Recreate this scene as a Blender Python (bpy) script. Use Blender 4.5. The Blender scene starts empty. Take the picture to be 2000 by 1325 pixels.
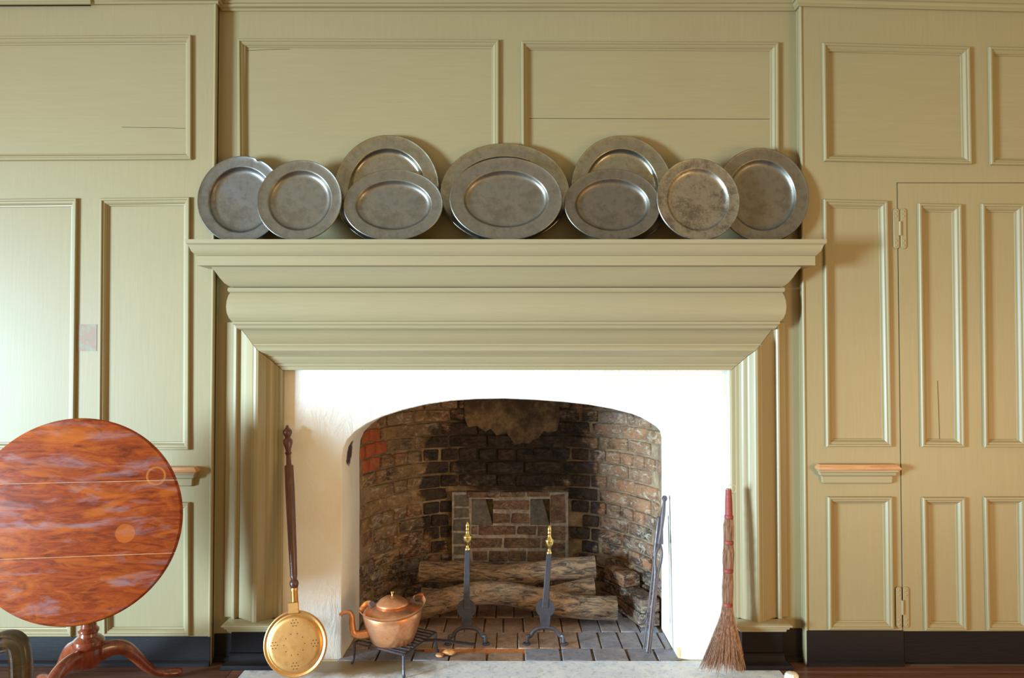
import bpy, bmesh, math, random
from mathutils import Vector, Matrix, noise
random.seed(7)
C = bpy.context.scene
COL = C.collection
# ------------------------------------------------------------------ camera, world, lights, exposure
F, CD, CH, PITCH = 1500.0, 3.33, 1.3, math.radians(1.42)   # focal (px of 2000), distance to the wall, eye height
cam = bpy.data.objects.new('camera', bpy.data.cameras.new('camera'))
cam.data.sensor_width = 36; cam.data.lens = 36 * F / 2000; cam.data.clip_start = 0.05
cam.location = (0, -CD, CH); cam.rotation_euler = (math.pi / 2 + PITCH, 0, 0)
COL.objects.link(cam); C.camera = cam
C.view_settings.view_transform = 'Standard'; C.view_settings.look = 'None'
C.view_settings.gamma = 1; C.view_settings.use_curve_mapping = False
C.view_settings.exposure = -0.12
W_ = bpy.data.worlds.new('room_light'); C.world = W_; W_.use_nodes = True
bg = W_.node_tree.nodes['Background']
bg.inputs[0].default_value = (1.0, 0.745, 0.34, 1); bg.inputs[1].default_value = 0.84
def area(name, loc, target, sx, sz, power, color, spread=180):
    l = bpy.data.lights.new(name, 'AREA'); l.shape = 'RECTANGLE'; l.size = sx; l.size_y = sz
    l.energy = power; l.color = color; l.spread = math.radians(spread)
    o = bpy.data.objects.new(name, l); COL.objects.link(o); o.location = loc
    o.rotation_euler = (Vector(target) - Vector(loc)).to_track_quat('-Z', 'Y').to_euler()
    return o
area('window_daylight_left', (-7.0, -4.3, 0.95), (0.0, 0, 0.60), 1.5, 1.7, 245, (0.52, 0.79, 1.0), 60)
area('floor_bounce_fill_right', (3.3, -3.2, 0.8), (1.6, 0, 0.3), 1.0, 1.0, 22, (1.0, 0.62, 0.32), 110)  # added warm fill lamp, imitating bounce off the wood floor

# ------------------------------------------------------------------ measuring: photo pixel -> point on a wall plane or the floor
cp, sp = math.cos(PITCH), math.sin(PITCH)
def ray(px, py):
    a = (px - 1000) / F; b = (662.5 - py) / F
    return Vector((a, cp - b * sp, sp + b * cp))
def U(px, py, y=0.0):
    d = ray(px, py); t = (y + CD) / d.y
    return (t * d.x, CH + t * d.z)
def U3(px, py, y=0.0):
    x, z = U(px, py, y); return Vector((x, y, z))
def G(px, py, z=0.0):
    d = ray(px, py); t = (z - CH) / d.z
    return Vector((t * d.x, -CD + t * d.y, z))

# ------------------------------------------------------------------ materials
def lin(r, g, b):
    f = lambda c: (c / 255 / 12.92) if c / 255 <= 0.04045 else ((c / 255 + 0.055) / 1.055) ** 2.4
    return (f(r), f(g), f(b), 1)
class NT:
    def __init__(s, name):
        s.m = bpy.data.materials.new(name); s.m.use_nodes = True; s.t = s.m.node_tree
        s.p = s.t.nodes['Principled BSDF']
        s.co = s.t.nodes.new('ShaderNodeTexCoord')
        s.geo = s.t.nodes.new('ShaderNodeNewGeometry')
    def n(s, typ, **kw):
        nd = s.t.nodes.new(typ)
        for k, v in kw.items(): setattr(nd, k, v)
        return nd
    def l(s, a, b): s.t.links.new(a, b)
    def mapping(s, scale=(1, 1, 1), loc=(0, 0, 0), world=False, rot=(0, 0, 0)):
        mp = s.n('ShaderNodeMapping'); mp.inputs['Scale'].default_value = scale; mp.inputs['Location'].default_value = loc
        mp.inputs['Rotation'].default_value = rot
        s.l(s.geo.outputs['Position'] if world else s.co.outputs['Object'], mp.inputs[0]); return mp.outputs[0]
    def noise(s, vec, scale=5, detail=4, rough=0.6, dist=0):
        nd = s.n('ShaderNodeTexNoise'); s.l(vec, nd.inputs['Vector'])
        nd.inputs['Scale'].default_value = scale; nd.inputs['Detail'].default_value = detail
        nd.inputs['Roughness'].default_value = rough; nd.inputs['Distortion'].default_value = dist
        return nd.outputs['Fac']
    def ramp(s, fac, stops, interp='LINEAR'):
        nd = s.n('ShaderNodeValToRGB'); s.l(fac, nd.inputs[0]); r = nd.color_ramp; r.interpolation = interp
        while len(r.elements) > 1: r.elements.remove(r.elements[-1])
        r.elements[0].position = stops[0][0]; r.elements[0].color = stops[0][1]
        for p, c in stops[1:]:
            e = r.elements.new(p); e.color = c
        return nd.outputs['Color']
    def bw(s, fac, a, b):
        return s.ramp(fac, [(a, (0, 0, 0, 1)), (b, (1, 1, 1, 1))])
    def mix(s, fac, a, b, mode='MIX'):
        nd = s.n('ShaderNodeMix', data_type='RGBA', blend_type=mode)
        for sock, v in ((nd.inputs[0], fac), (nd.inputs[6], a), (nd.inputs[7], b)):
            if isinstance(v, (int, float)): sock.default_value = v
            elif isinstance(v, tuple): sock.default_value = v
            else: s.l(v, sock)
        return nd.outputs[2]
    def math(s, op, a, b=0.5):
        nd = s.n('ShaderNodeMath', operation=op)
        for sock, v in ((nd.inputs[0], a), (nd.inputs[1], b)):
            if isinstance(v, (int, float)): sock.default_value = v
            else: s.l(v, sock)
        return nd.outputs[0]
    def blob(s, cx, cy, cz, rx, ry, rz, soft=0.5, wob=0.5, nscale=6):
        """mask that is 1 inside an ellipsoid of the room, with a ragged edge"""
        mp = s.mapping((1 / rx, 1 / ry, 1 / rz), (-cx / rx, -cy / ry, -cz / rz), world=True)
        ln = s.n('ShaderNodeVectorMath', operation='LENGTH'); s.l(mp, ln.inputs[0])
        nz = s.noise(s.mapping(world=True), nscale, 5, 0.65)
        v = s.math('ADD', ln.outputs['Value'], s.math('MULTIPLY', s.math('SUBTRACT', nz, 0.5), wob * 2))
        nd = s.n('ShaderNodeMapRange'); s.l(v, nd.inputs[0])
        nd.inputs[1].default_value = 1 + soft / 2; nd.inputs[2].default_value = 1 - soft / 2
        return nd.outputs[0]
    def set(s, color=None, rough=None, metal=None, **kw):
        for nm, v in (('Base Color', color), ('Roughness', rough), ('Metallic', metal), *[(k.replace('_', ' '), v) for k, v in kw.items()]):
            if v is None: continue
            sock = s.p.inputs[nm]
            if isinstance(v, (int, float, tuple)): sock.default_value = v
            else: s.l(v, sock)
    def bump(s, h, strength=0.3, dist=0.002, prev=None):
        b = s.n('ShaderNodeBump'); b.inputs['Strength'].default_value = strength; b.inputs['Distance'].default_value = dist
        s.l(h, b.inputs['Height'])
        if prev is not None: s.l(prev, b.inputs['Normal'])
        s.l(b.outputs[0], s.p.inputs['Normal']); return b.outputs[0]

def paint(name, rgb, vertical=True, rough=0.42):
    m = NT(name)
    g = m.noise(m.mapping((60, 60, 2.0) if vertical else (2.0, 60, 60)), 3, 5, 0.7)
    big = m.noise(m.mapping(world=True), 1.7, 3, 0.5)
    c0 = lin(*[v * 0.97 for v in rgb]); c1 = lin(*[min(255, v * 1.02) for v in rgb])
    c = m.mix(m.bw(g, 0.3, 0.7), c0, c1); c = m.mix(m.math('MULTIPLY', m.bw(big, 0.35, 0.7), 0.25), c, lin(*[v * 0.93 for v in rgb]))
    m.set(c, rough, 0.0); m.bump(g, 0.10, 0.0015)
    return m.m
PAINT = (152, 135, 98)
M_paint = paint('khaki_paint_vertical_grain', PAINT)
M_painth = paint('khaki_paint_horizontal_grain', PAINT, False)
M_mantel = paint('khaki_mantel_paint', (159, 143, 109), False, 0.36)
M_mantelv = paint('khaki_mantel_paint_vertical', (159, 143, 109), True, 0.36)

m = NT('black_baseboard_paint')
g = m.noise(m.mapping((4, 40, 40)), 4, 6, 0.7); sc = m.bw(m.noise(m.mapping((3, 30, 14), world=True), 9, 6, 0.8), 0.69, 0.73)
m.set(m.mix(sc, m.mix(g, lin(16, 14, 18), lin(34, 27, 26)), lin(150, 130, 115)), 0.5, Specular_IOR_Level=0.12); m.bump(g, 0.35, 0.003); M_black = m.m

m = NT('white_plaster')
w = m.noise(m.mapping(world=True), 2.2, 6, 0.6, 0.6); v = m.noise(m.mapping((3, 3, 1.2), world=True), 5, 6, 0.7, 1.0)
c = m.mix(m.bw(w, 0.45, 0.72), lin(240, 232, 222), lin(232, 214, 194))
so = m.blob(-0.74, 0.17, 0.865, 0.2, 0.055, 0.055, 0.25, 0.7, 30)
c = m.mix(so, c, lin(70, 62, 56))
c = m.mix(m.blob(0.722, 0.01, 0.02, 0.012, 0.05, 0.035, 0.3, 0.2, 20), c, lin(205, 170, 125))
m.set(c, 0.6); b1 = m.bump(v, 0.35, 0.012); m.bump(m.noise(m.mapping(world=True), 60, 4, 0.7), 0.25, 0.002, b1); M_plaster = m.m

def brickmat(name, cols, sootamt=1.0, edge=True):
    m = NT(name)
    oi = m.n('ShaderNodeObjectInfo')
    base = m.ramp(oi.outputs['Random'], [(i / len(cols), lin(*c)) for i, c in enumerate(cols)], 'CONSTANT')
    P = m.mapping(world=True)
    n1 = m.noise(P, 24, 8, 0.75); n2 = m.noise(m.mapping((1, 1, 2.2), world=True), 9, 8, 0.75, 0.8); n3 = m.noise(P, 55, 5, 0.7); n4 = m.noise(P, 4.5, 4, 0.6)
    c = m.mix(m.bw(n1, 0.42, 0.60), base, m.mix(0.75, base, lin(176, 144, 108)))
    c = m.mix(m.math('MULTIPLY', m.bw(n2, 0.475, 0.54), 0.8 if sootamt > .5 else .35), c, lin(46, 34, 32))           # old soot over the faces
    tan = m.math('MULTIPLY', m.blob(-0.66, 0.7, 0.80, 0.30, 0.9, 0.42, 0.5, 0.9, 7), 0.7)
    rust = m.bw(m.noise(m.mapping((1, 1, 2), world=True, loc=(5, 5, 5)), 8, 7, 0.75), 0.56, 0.64)
    c = m.mix(m.math('MULTIPLY', rust, 0.45), c, lin(196, 106, 62))
    c = m.mix(m.math('MULTIPLY', tan, m.bw(n4, 0.35, 0.6)), c, lin(178, 142, 92))
    tan2 = m.math('MULTIPLY', m.blob(0.62, 0.7, 0.72, 0.22, 0.9, 0.28, 0.6, 1.0, 9), 0.6)
    c = m.mix(tan2, c, lin(186, 130, 88))
    n6 = m.noise(m.mapping((1.3, 1.3, 3), world=True, loc=(3, 1, 2)), 11, 9, 0.8, 1.2)
    c = m.mix(m.math('MULTIPLY', m.bw(n6, 0.53, 0.59), 0.8 if sootamt > .5 else .3), c, lin(214, 194, 168))     # lime smears
    c = m.mix(m.math('MULTIPLY', m.bw(n3, 0.57, 0.66), 0.6), c, lin(180, 144, 108))
    s1 = m.blob(0.02, 1.0, 0.80, 0.44, 0.5, 0.30, 0.22, 0.95, 7)
    s2 = m.blob(-0.41, 1.0, 0.58, 0.09, 0.3, 0.36, 0.2, 0.9, 8)
    s3 = m.blob(0.40, 1.0, 0.50, 0.09, 0.3, 0.34, 0.2, 0.9, 8)
    s4 = m.blob(-0.72, 0.42, 1.02, 0.08, 0.10, 0.14, 0.3, 0.6, 9)
    soot = m.math('MAXIMUM', m.math('MAXIMUM', s1, s4), m.math('MAXIMUM', s2, s3))
    c = m.mix(m.math('MULTIPLY', soot, 0.86 * sootamt), c, m.mix(m.bw(n3, 0.45, 0.65), lin(24, 21, 24), lin(62, 50, 48)))
    if name == 'bright_orange_brick': c = m.mix(0.6, c, m.mix(m.bw(n1, .4, .6), lin(236, 104, 52), lin(196, 84, 48)))
    m.set(c, 0.82); b1 = m.bump(n1, 1.0, 0.02); m.bump(n3, 0.8, 0.008, b1)
    return m.m
M_brick = brickmat('sooty_old_brick', [(166, 114, 84), (144, 108, 88), (122, 98, 92), (184, 116, 76), (112, 88, 80), (184, 144, 102), (132, 118, 114)])
M_brickred = brickmat('bright_orange_brick', [(214, 92, 48), (205, 98, 58)], 0.25)
M_infill = brickmat('purple_infill_brick', [(124, 90, 84), (108, 84, 84), (134, 98, 90), (118, 96, 96)], 0.08)
def mortarmat(name, a, b, soot):
    m = NT(name); P = m.mapping(world=True)
    n = m.noise(P, 38, 8, 0.75); k = m.noise(P, 7, 6, 0.7)
    c = m.mix(m.bw(n, 0.4, 0.65), lin(*a), lin(*b)); c = m.mix(m.math('MULTIPLY', m.bw(k, 0.42, 0.6), {'old_mortar': 0.5, 'tan_parging': 0.8, 'pale_infill_mortar': 0.35}.get(name, 0.15)), c, lin(58, 46, 38))
    if soot:
        s1 = m.blob(0.02, 1.0, 0.84, 0.40, 0.5, 0.34, 0.45, 0.95, 6)
        c = m.mix(m.math('MULTIPLY', s1, 0.85), c, lin(30, 25, 24))
    m.set(c, 0.95); m.bump(n, 0.8, 0.012); return m.m
M_mortar = mortarmat('old_mortar', (176, 146, 110), (136, 110, 84), True)
M_mortar2 = mortarmat('pale_infill_mortar', (206, 192, 184), (150, 134, 126), False)
M_cement = mortarmat('grey_cement', (128, 120, 114), (92, 88, 86), False)
M_parge = mortarmat('tan_parging', (160, 130, 92), (116, 90, 64), False)

def pavemat(name, a, b, c2):
    m = NT(name); P = m.mapping(world=True); oi = m.n('ShaderNodeObjectInfo')
    n = m.noise(P, 14, 8, 0.7, 0.6); k = m.noise(P, 50, 5, 0.7)
    base = m.mix(oi.outputs['Random'], lin(*a), lin(*b))
    c = m.mix(m.bw(n, 0.35, 0.7), base, lin(*c2)); c = m.mix(m.math('MULTIPLY', m.bw(k, 0.52, 0.68), 0.5), c, lin(46, 36, 34))
    m.set(c, 0.6); m.bump(n, 0.5, 0.006); return m.m
M_pave_brown = pavemat('worn_brown_paver', (170, 136, 112), (190, 154, 124), (128, 102, 90))
M_pave_grey = pavemat('worn_bluegrey_paver', (150, 146, 152), (172, 156, 150), (118, 116, 128))
M_clay = pavemat('orange_clay', (220, 120, 60), (205, 130, 70), (190, 140, 80))

m = NT('grey_veined_marble'); P = m.mapping(world=True)
n = m.noise(P, 7, 8, 0.75, 1.5); k = m.noise(P, 34, 6, 0.75, 1.0)
c = m.mix(m.bw(n, 0.38, 0.62), lin(248, 246, 244), lin(222, 228, 240)); c = m.mix(m.math('MULTIPLY', m.bw(k, 0.52, 0.62), 0.45), c, lin(140, 146, 156))
c = m.mix(m.blob(-0.62, -0.05, 0, 0.30, 0.12, 0.2, 0.6, 0.8, 8), c, lin(150, 130, 100))
m.set(c, 0.42); m.bump(k, 0.2, 0.002); M_marble = m.m

def wood(name, a, b, c2, scale=(2, 30, 30), rough=0.3, coat=0.0, rnd=False):
    m = NT(name); P = m.mapping(scale); n = m.noise(P, 2.0, 8, 0.7, 1.2); k = m.noise(m.mapping([v * 2 for v in scale]), 3, 6, 0.8)
    c = m.ramp(n, [(0.3, lin(*a)), (0.5, lin(*b)), (0.7, lin(*c2))]); c = m.mix(m.math('MULTIPLY', m.bw(k, 0.5, 0.7), 0.35), c, lin(*[v * 0.5 for v in a]))
    if rnd:
        oi = m.n('ShaderNodeObjectInfo'); c = m.mix(m.math('MULTIPLY', oi.outputs['Random'], 0.45), c, lin(*[v * 0.6 for v in a]))
    m.set(c, rough, Coat_Weight=coat, Coat_Roughness=0.15); m.bump(k, 0.12, 0.001); return m.m
M_floor = wood('dark_red_floorboard', (92, 58, 46), (120, 80, 62), (146, 104, 82), (1.2, 26, 26), 0.4, 0.1, True)
M_legwood = wood('polished_mahogany', (88, 36, 22), (120, 52, 30), (146, 70, 40), (14, 14, 3), 0.22, 0.6)
M_handle = wood('dark_turned_walnut', (64, 30, 24), (88, 42, 32), (108, 56, 42), (20, 20, 2), 0.35, 0.3)
M_chair = wood('dark_gilt_chair_wood', (26, 20, 15), (52, 36, 22), (96, 64, 34), (10, 10, 10), 0.25, 0.4)
M_bare = wood('bare_orange_pine', (176, 118, 74), (196, 140, 94), (214, 164, 120), (2, 40, 40), 0.5)
M_seat = wood('dark_seat_leather', (40, 30, 26), (52, 38, 32), (60, 46, 38), (10, 10, 10), 0.4)

ALPHA = math.radians(7); tc = Vector((U(147, 1017, -.47)[0], -.47, U(147, 1017, -.47)[1])); Rm = Matrix.Rotation(math.radians(9), 3, 'Z') @ Matrix.Rotation(-ALPHA, 3, 'X')
tilt = lambda x, y, z: tc + Rm @ Vector((x, y, z))
_a = tilt((294 - 148) / 525, -.01, (1016 - 938) / 500); _b = tilt((242 - 148) / 525, -.01, -(1042 - 1016) / 500)
RINGS = [(_a.x, _a.y, _a.z, .030, .034, lin(190, 116, 56), .6), (_b.x, _b.y, _b.z, .0, .033, lin(190, 100, 34), .5)]
m = NT('tilt_top_mahogany'); P = m.mapping((1.6, 16, 16)); n = m.noise(P, 2.2, 8, 0.68, 1.6); fig = m.noise(m.mapping((2.2, 5, 7)), 2.2, 4, 0.6, 1.2)
c = m.ramp(n, [(0.30, lin(86, 32, 14)), (0.46, lin(128, 50, 18)), (0.6, lin(150, 66, 22)), (0.75, lin(108, 42, 18))])
c = m.mix(m.math('MULTIPLY', m.bw(fig, 0.50, 0.68), 0.5), c, lin(188, 98, 26))
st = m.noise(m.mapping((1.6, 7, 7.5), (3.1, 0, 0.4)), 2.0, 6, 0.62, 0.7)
sheen = m.bw(st, 0.52, 0.66)
c = m.mix(m.math('MULTIPLY', sheen, 0.50), c, lin(140, 120, 126))                        # window sheen painted into the wood colour as grey streaks
for (wx, wy, wz, r0, r1, cc, f_) in RINGS:
    mp0 = m.mapping((1, 1, 1), (-wx, -wy, -wz), world=True); ln_ = m.n('ShaderNodeVectorMath', operation='LENGTH'); m.l(mp0, ln_.inputs[0])
    k_ = m.ramp(m.math('MULTIPLY', ln_.outputs['Value'], 10.0), [(max(0, r0 * 10 - .03), (0, 0, 0, 1)), (r0 * 10, (1, 1, 1, 1)), (r1 * 10, (1, 1, 1, 1)), (r1 * 10 + .03, (0, 0, 0, 1))])
    c = m.mix(m.math('MULTIPLY', k_, f_), c, cc)
m.set(c, m.ramp(sheen, [(0, (0.42,) * 3 + (1,)), (1, (0.5,) * 3 + (1,))]), Coat_Weight=0.0, Specular_IOR_Level=0.2); m.bump(n, 0.08, 0.001); M_top = m.m

def metal(name, a, b, rough=0.35, metalness=1.0, nsc=9, bumpv=0.15, spots=None):
    m = NT(name); P = m.mapping(); n = m.noise(P, nsc, 8, 0.72, 0.5); k = m.noise(P, nsc * 5, 5, 0.7)
    c = m.mix(m.bw(n, 0.36, 0.66), lin(*a), lin(*b)); c = m.mix(m.math('MULTIPLY', m.bw(k, 0.50, 0.66), 0.25), c, lin(*[v * 0.6 for v in a]))
    if spots: c = m.mix(m.math('MULTIPLY', m.bw(m.noise(P, 15, 9, 0.82), 0.48, 0.60), 0.6), c, lin(*spots))
    r = m.ramp(n, [(0.3, (rough + 0.1,) * 3 + (1,)), (0.7, (max(rough - 0.07, 0.05),) * 3 + (1,))])
    m.set(c, r, metalness); m.bump(k, bumpv, 0.001); return m.m
M_pew = [metal('pewter_blue_grey', (122, 120, 118), (134, 132, 129), 0.36, 0.9, 8, 0.2, (104, 100, 97)),
         metal('pewter_plain', (134, 129, 121), (146, 140, 130), 0.33, 0.9, 7, 0.2, (116, 110, 101)),
         metal('pewter_warm', (142, 136, 121), (160, 154, 138), 0.27, 0.92, 8, 0.2, (122, 114, 100)),
         metal('pewter_mottled', (146, 136, 122), (168, 158, 142), 0.36, 0.9, 9, 0.4, (72, 62, 56)),
         metal('pewter_dull', (120, 113, 102), (128, 121, 110), 0.40, 0.88, 6, 0.2, (106, 98, 89))]
M_brass = metal('old_brass', (206, 148, 86), (222, 170, 108), 0.34, 1, 5)
M_finial = metal('pale_brass', (206, 176, 100), (226, 200, 130), 0.25, 1, 9)
M_copper = metal('burnished_copper', (214, 138, 88), (236, 178, 136), 0.34, 0.8, 16, 0.15)
M_iron = metal('wrought_iron', (74, 72, 80), (96, 92, 98), 0.48, 0.75, 14, 0.4)
M_iron2 = metal('grey_steel_tool', (88, 78, 82), (112, 98, 98), 0.5, 0.6, 14, 0.3)
m = NT('dark_hole'); m.set(lin(22, 18, 14), 0.9); M_hole = m.m
m = NT('log_bark'); P = m.mapping((1.0, 7, 7)); n = m.noise(m.mapping((4, 17, 17)), 3.0, 9, 0.8, 1.0); k = m.noise(m.mapping(world=True), 5, 4, 0.6)
c = m.ramp(n, [(0.38, lin(72, 54, 44)), (0.46, lin(150, 122, 98)), (0.53, lin(206, 168, 132)), (0.64, lin(244, 186, 136))])
c = m.mix(m.math('MULTIPLY', m.bw(k, 0.5, 0.7), 0.4), c, lin(214, 146, 86))
m.set(c, 0.85); m.bump(n, 1.0, 0.03); M_bark = m.m
m = NT('sawn_log_end'); P = m.mapping(); n = m.noise(P, 30, 6, 0.7, 1); m.set(m.mix(n, lin(120, 84, 54), lin(186, 146, 100)), 0.9); m.bump(n, 0.5, 0.004); M_end = m.m
m = NT('broom_twigs'); n = m.noise(m.mapping((200, 200, 5), world=True), 1.5, 3, 0.6); m.set(m.mix(m.bw(n, 0.35, 0.65), lin(120, 84, 70), lin(198, 160, 136)), 0.7); M_twig = m.m
m = NT('red_broom_cord'); n = m.noise(m.mapping((1, 1, 60)), 6, 3, 0.6); m.set(m.mix(n, lin(122, 44, 38), lin(158, 70, 58)), 0.55); m.bump(n, 0.5, 0.003); M_red = m.m
m = NT('straw_cord'); m.set(lin(196, 176, 130), 0.7); M_straw = m.m
m = NT('white_glaze'); m.set(lin(236, 230, 214), 0.25); M_white = m.m
m = NT('exposed_old_paint'); P = m.mapping(world=True); n = m.noise(P, 22, 7, 0.75)
m.set(m.ramp(n, [(0.35, lin(120, 122, 108)), (0.48, lin(150, 112, 90)), (0.6, lin(128, 134, 112)), (0.72, lin(168, 128, 104))]), 0.6); M_patch = m.m
m = NT('joint_shadow_gap'); m.set(lin(60, 48, 34), 0.9); M_gap = m.m

# ------------------------------------------------------------------ mesh helpers
class MB:
    def __init__(s): s.v = []; s.f = []; s.mi = []
    def add(s, vs, fs, mi=0):
        b = len(s.v); s.v += [tuple(v) for v in vs]; s.f += [tuple(b + i for i in f) for f in fs]; s.mi += [mi] * len(fs); return s
    def box(s, x0, x1, y0, y1, z0, z1, mi=0):
        vs = [(x, y, z) for z in (z0, z1) for y in (y0, y1) for x in (x0, x1)]
        return s.add(vs, [(0, 2, 3, 1), (4, 5, 7, 6), (0, 1, 5, 4), (2, 6, 7, 3), (0, 4, 6, 2), (1, 3, 7, 5)], mi)
    def prism(s, pts, y0, y1, mi=0):
        """polygon in x,z (counter-clockwise seen from the front) between depths y0 (front) and y1"""
        n = len(pts); vs = [(x, y0, z) for x, z in pts] + [(x, y1, z) for x, z in pts]
        fs = [tuple(range(n)), tuple(range(2 * n - 1, n - 1, -1))] + [(i, n + i, n + (i + 1) % n, (i + 1) % n) for i in range(n)]
        return s.add(vs, fs, mi)
    def tube(s, pts, rad, seg=12, cap=True, mi=0, flat=None, up=None):
        pts = [Vector(p) for p in pts]; n = len(pts)
        if isinstance(rad, (int, float)): rad = [rad] * n
        T = [(pts[min(i + 1, n - 1)] - pts[max(i - 1, 0)]).normalized() for i in range(n)]
        u = Vector(up) if up else (Vector((0, 0, 1)) if abs(T[0].z) < 0.9 else Vector((1, 0, 0)))
        vs = []
        for i in range(n):
            u = (u - T[i] * u.dot(T[i])).normalized(); w = T[i].cross(u)
            r = rad[i]; ru, rw = r if isinstance(r, tuple) else (r, r)
            for k in range(seg):
                a = 2 * math.pi * k / seg
                vs.append(pts[i] + u * math.cos(a) * ru + w * math.sin(a) * rw)
        fs = [(i * seg + k, i * seg + (k + 1) % seg, (i + 1) * seg + (k + 1) % seg, (i + 1) * seg + k) for i in range(n - 1) for k in range(seg)]
        if cap: fs += [tuple(range(seg - 1, -1, -1)), tuple((n - 1) * seg + k for k in range(seg))]
        return s.add(vs, fs, mi)
    def lathe(s, prof, seg=32, origin=(0, 0, 0), axis=(0, 0, 1), mi=0, sx=1.0, sy=1.0):
        q = Vector((0, 0, 1)).rotation_difference(Vector(axis).normalized()).to_matrix(); o = Vector(origin); vs = []
        for r, z in prof:
            for k in range(seg):
                a = 2 * math.pi * k / seg; vs.append(o + q @ Vector((r * math.cos(a) * sx, r * math.sin(a) * sy, z)))
        n = len(prof)
        fs = [(i * seg + k, i * seg + (k + 1) % seg, (i + 1) * seg + (k + 1) % seg, (i + 1) * seg + k) for i in range(n - 1) for k in range(seg)]
        if prof[0][0] > 1e-6: fs.append(tuple(range(seg - 1, -1, -1)))
        if prof[-1][0] > 1e-6: fs.append(tuple((n - 1) * seg + k for k in range(seg)))
        return s.add(vs, fs, mi)
    def build(s, name, mat, parent=None, smooth=35, bevel=0, loc=None, kind=None):
        me = bpy.data.meshes.new(name)
        org = Vector((0, 0, 0))
        if parent is not None:
            p = parent
            while p: org += p.location; p = p.parent
        if loc is not None: org = Vector(loc)
        me.from_pydata([tuple(Vector(v) - org) for v in s.v], [], s.f); me.validate()
        for mm in (mat if isinstance(mat, (list, tuple)) else [mat]): me.materials.append(mm)
        if len(me.polygons) == len(s.mi):
            for p_, i in zip(me.polygons, s.mi): p_.material_index = i
        bm = bmesh.new(); bm.from_mesh(me); bmesh.ops.remove_doubles(bm, verts=bm.verts, dist=1e-6)
        bmesh.ops.recalc_face_normals(bm, faces=bm.faces)
        if bevel: bmesh.ops.bevel(bm, geom=[e for e in bm.edges if len(e.link_faces) == 2 and e.calc_face_angle() > 0.5], offset=bevel, segments=1, affect='EDGES')
        bm.to_mesh(me); bm.free()
        if smooth:
            for p_ in me.polygons: p_.use_smooth = True
            me.set_sharp_from_angle(angle=math.radians(smooth))
        o = bpy.data.objects.new(name, me); COL.objects.link(o)
        if parent is not None: o.parent = parent
        if loc is not None: o.location = loc
        if kind: o['kind'] = kind
        return o
def tag(o, label, cat, group=None):
    o['label'] = label; o['category'] = cat
    if group: o['group'] = group
    return o
def thing(name, label, cat, loc=(0, 0, 0), group=None):
    o = bpy.data.objects.new(name, None); COL.objects.link(o); o.location = loc; o.empty_display_size = 0.1
    return tag(o, label, cat, group)
def struct(o, label=None):
    o['kind'] = 'structure'
    if label: o['label'] = label
    return o
def smooth_path(pts, n=6):
    pts = [Vector(p) for p in pts]; out = []
    for i in range(len(pts) - 1):
        p0 = pts[max(i - 1, 0)]; p1 = pts[i]; p2 = pts[i + 1]; p3 = pts[min(i + 2, len(pts) - 1)]
        for k in range(n):
            t = k / n
            out.append(0.5 * ((2 * p1) + (p2 - p0) * t + (2 * p0 - 5 * p1 + 4 * p2 - p3) * t * t + (3 * p1 - p0 - 3 * p2 + p3) * t ** 3))
    out.append(pts[-1]); return out
def interp(keys, t):
    for (a, va), (b, vb) in zip(keys, keys[1:]):
        if t <= b: return va + (vb - va) * (t - a) / max(b - a, 1e-9)
    return keys[-1][1]
def offset(path, d, closed):
    """2-D polyline moved by d to its left, mitred"""
    n = len(path); out = []
    def nrm(a, b):
        x, y = b[0] - a[0], b[1] - a[1]; l = math.hypot(x, y); return (-y / l, x / l)
    for i in range(n):
        if closed or 0 < i < n - 1:
            n1 = nrm(path[i - 1], path[i]); n2 = nrm(path[i], path[(i + 1) % n])
        elif i == 0: n1 = n2 = nrm(path[0], path[1])
        else: n1 = n2 = nrm(path[-2], path[-1])
        k = 1 + n1[0] * n2[0] + n1[1] * n2[1]
        out.append((path[i][0] + d * (n1[0] + n2[0]) / k, path[i][1] + d * (n1[1] + n2[1]) / k))
    return out
def sweep(path, prof, conv, closed=False, mb=None, mi=0, caps=True):
    """prof: (offset to the left of the path, height); conv(a, b, height) -> xyz"""
    mb = mb or MB(); n = len(path); vs = []
    for d, h in prof:
        for i, (a, b) in enumerate(offset(path, d, closed)): vs.append(conv(a, b, h, i))
    m_ = n if closed else n - 1
    fs = [(j * n + i, j * n + (i + 1) % n, (j + 1) * n + (i + 1) % n, (j + 1) * n + i) for j in range(len(prof) - 1) for i in range(m_)]
    if not closed and caps: fs += [tuple(j * n for j in range(len(prof))), tuple(j * n + n - 1 for j in range(len(prof) - 1, -1, -1))]
    return mb.add(vs, fs, mi)

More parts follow.
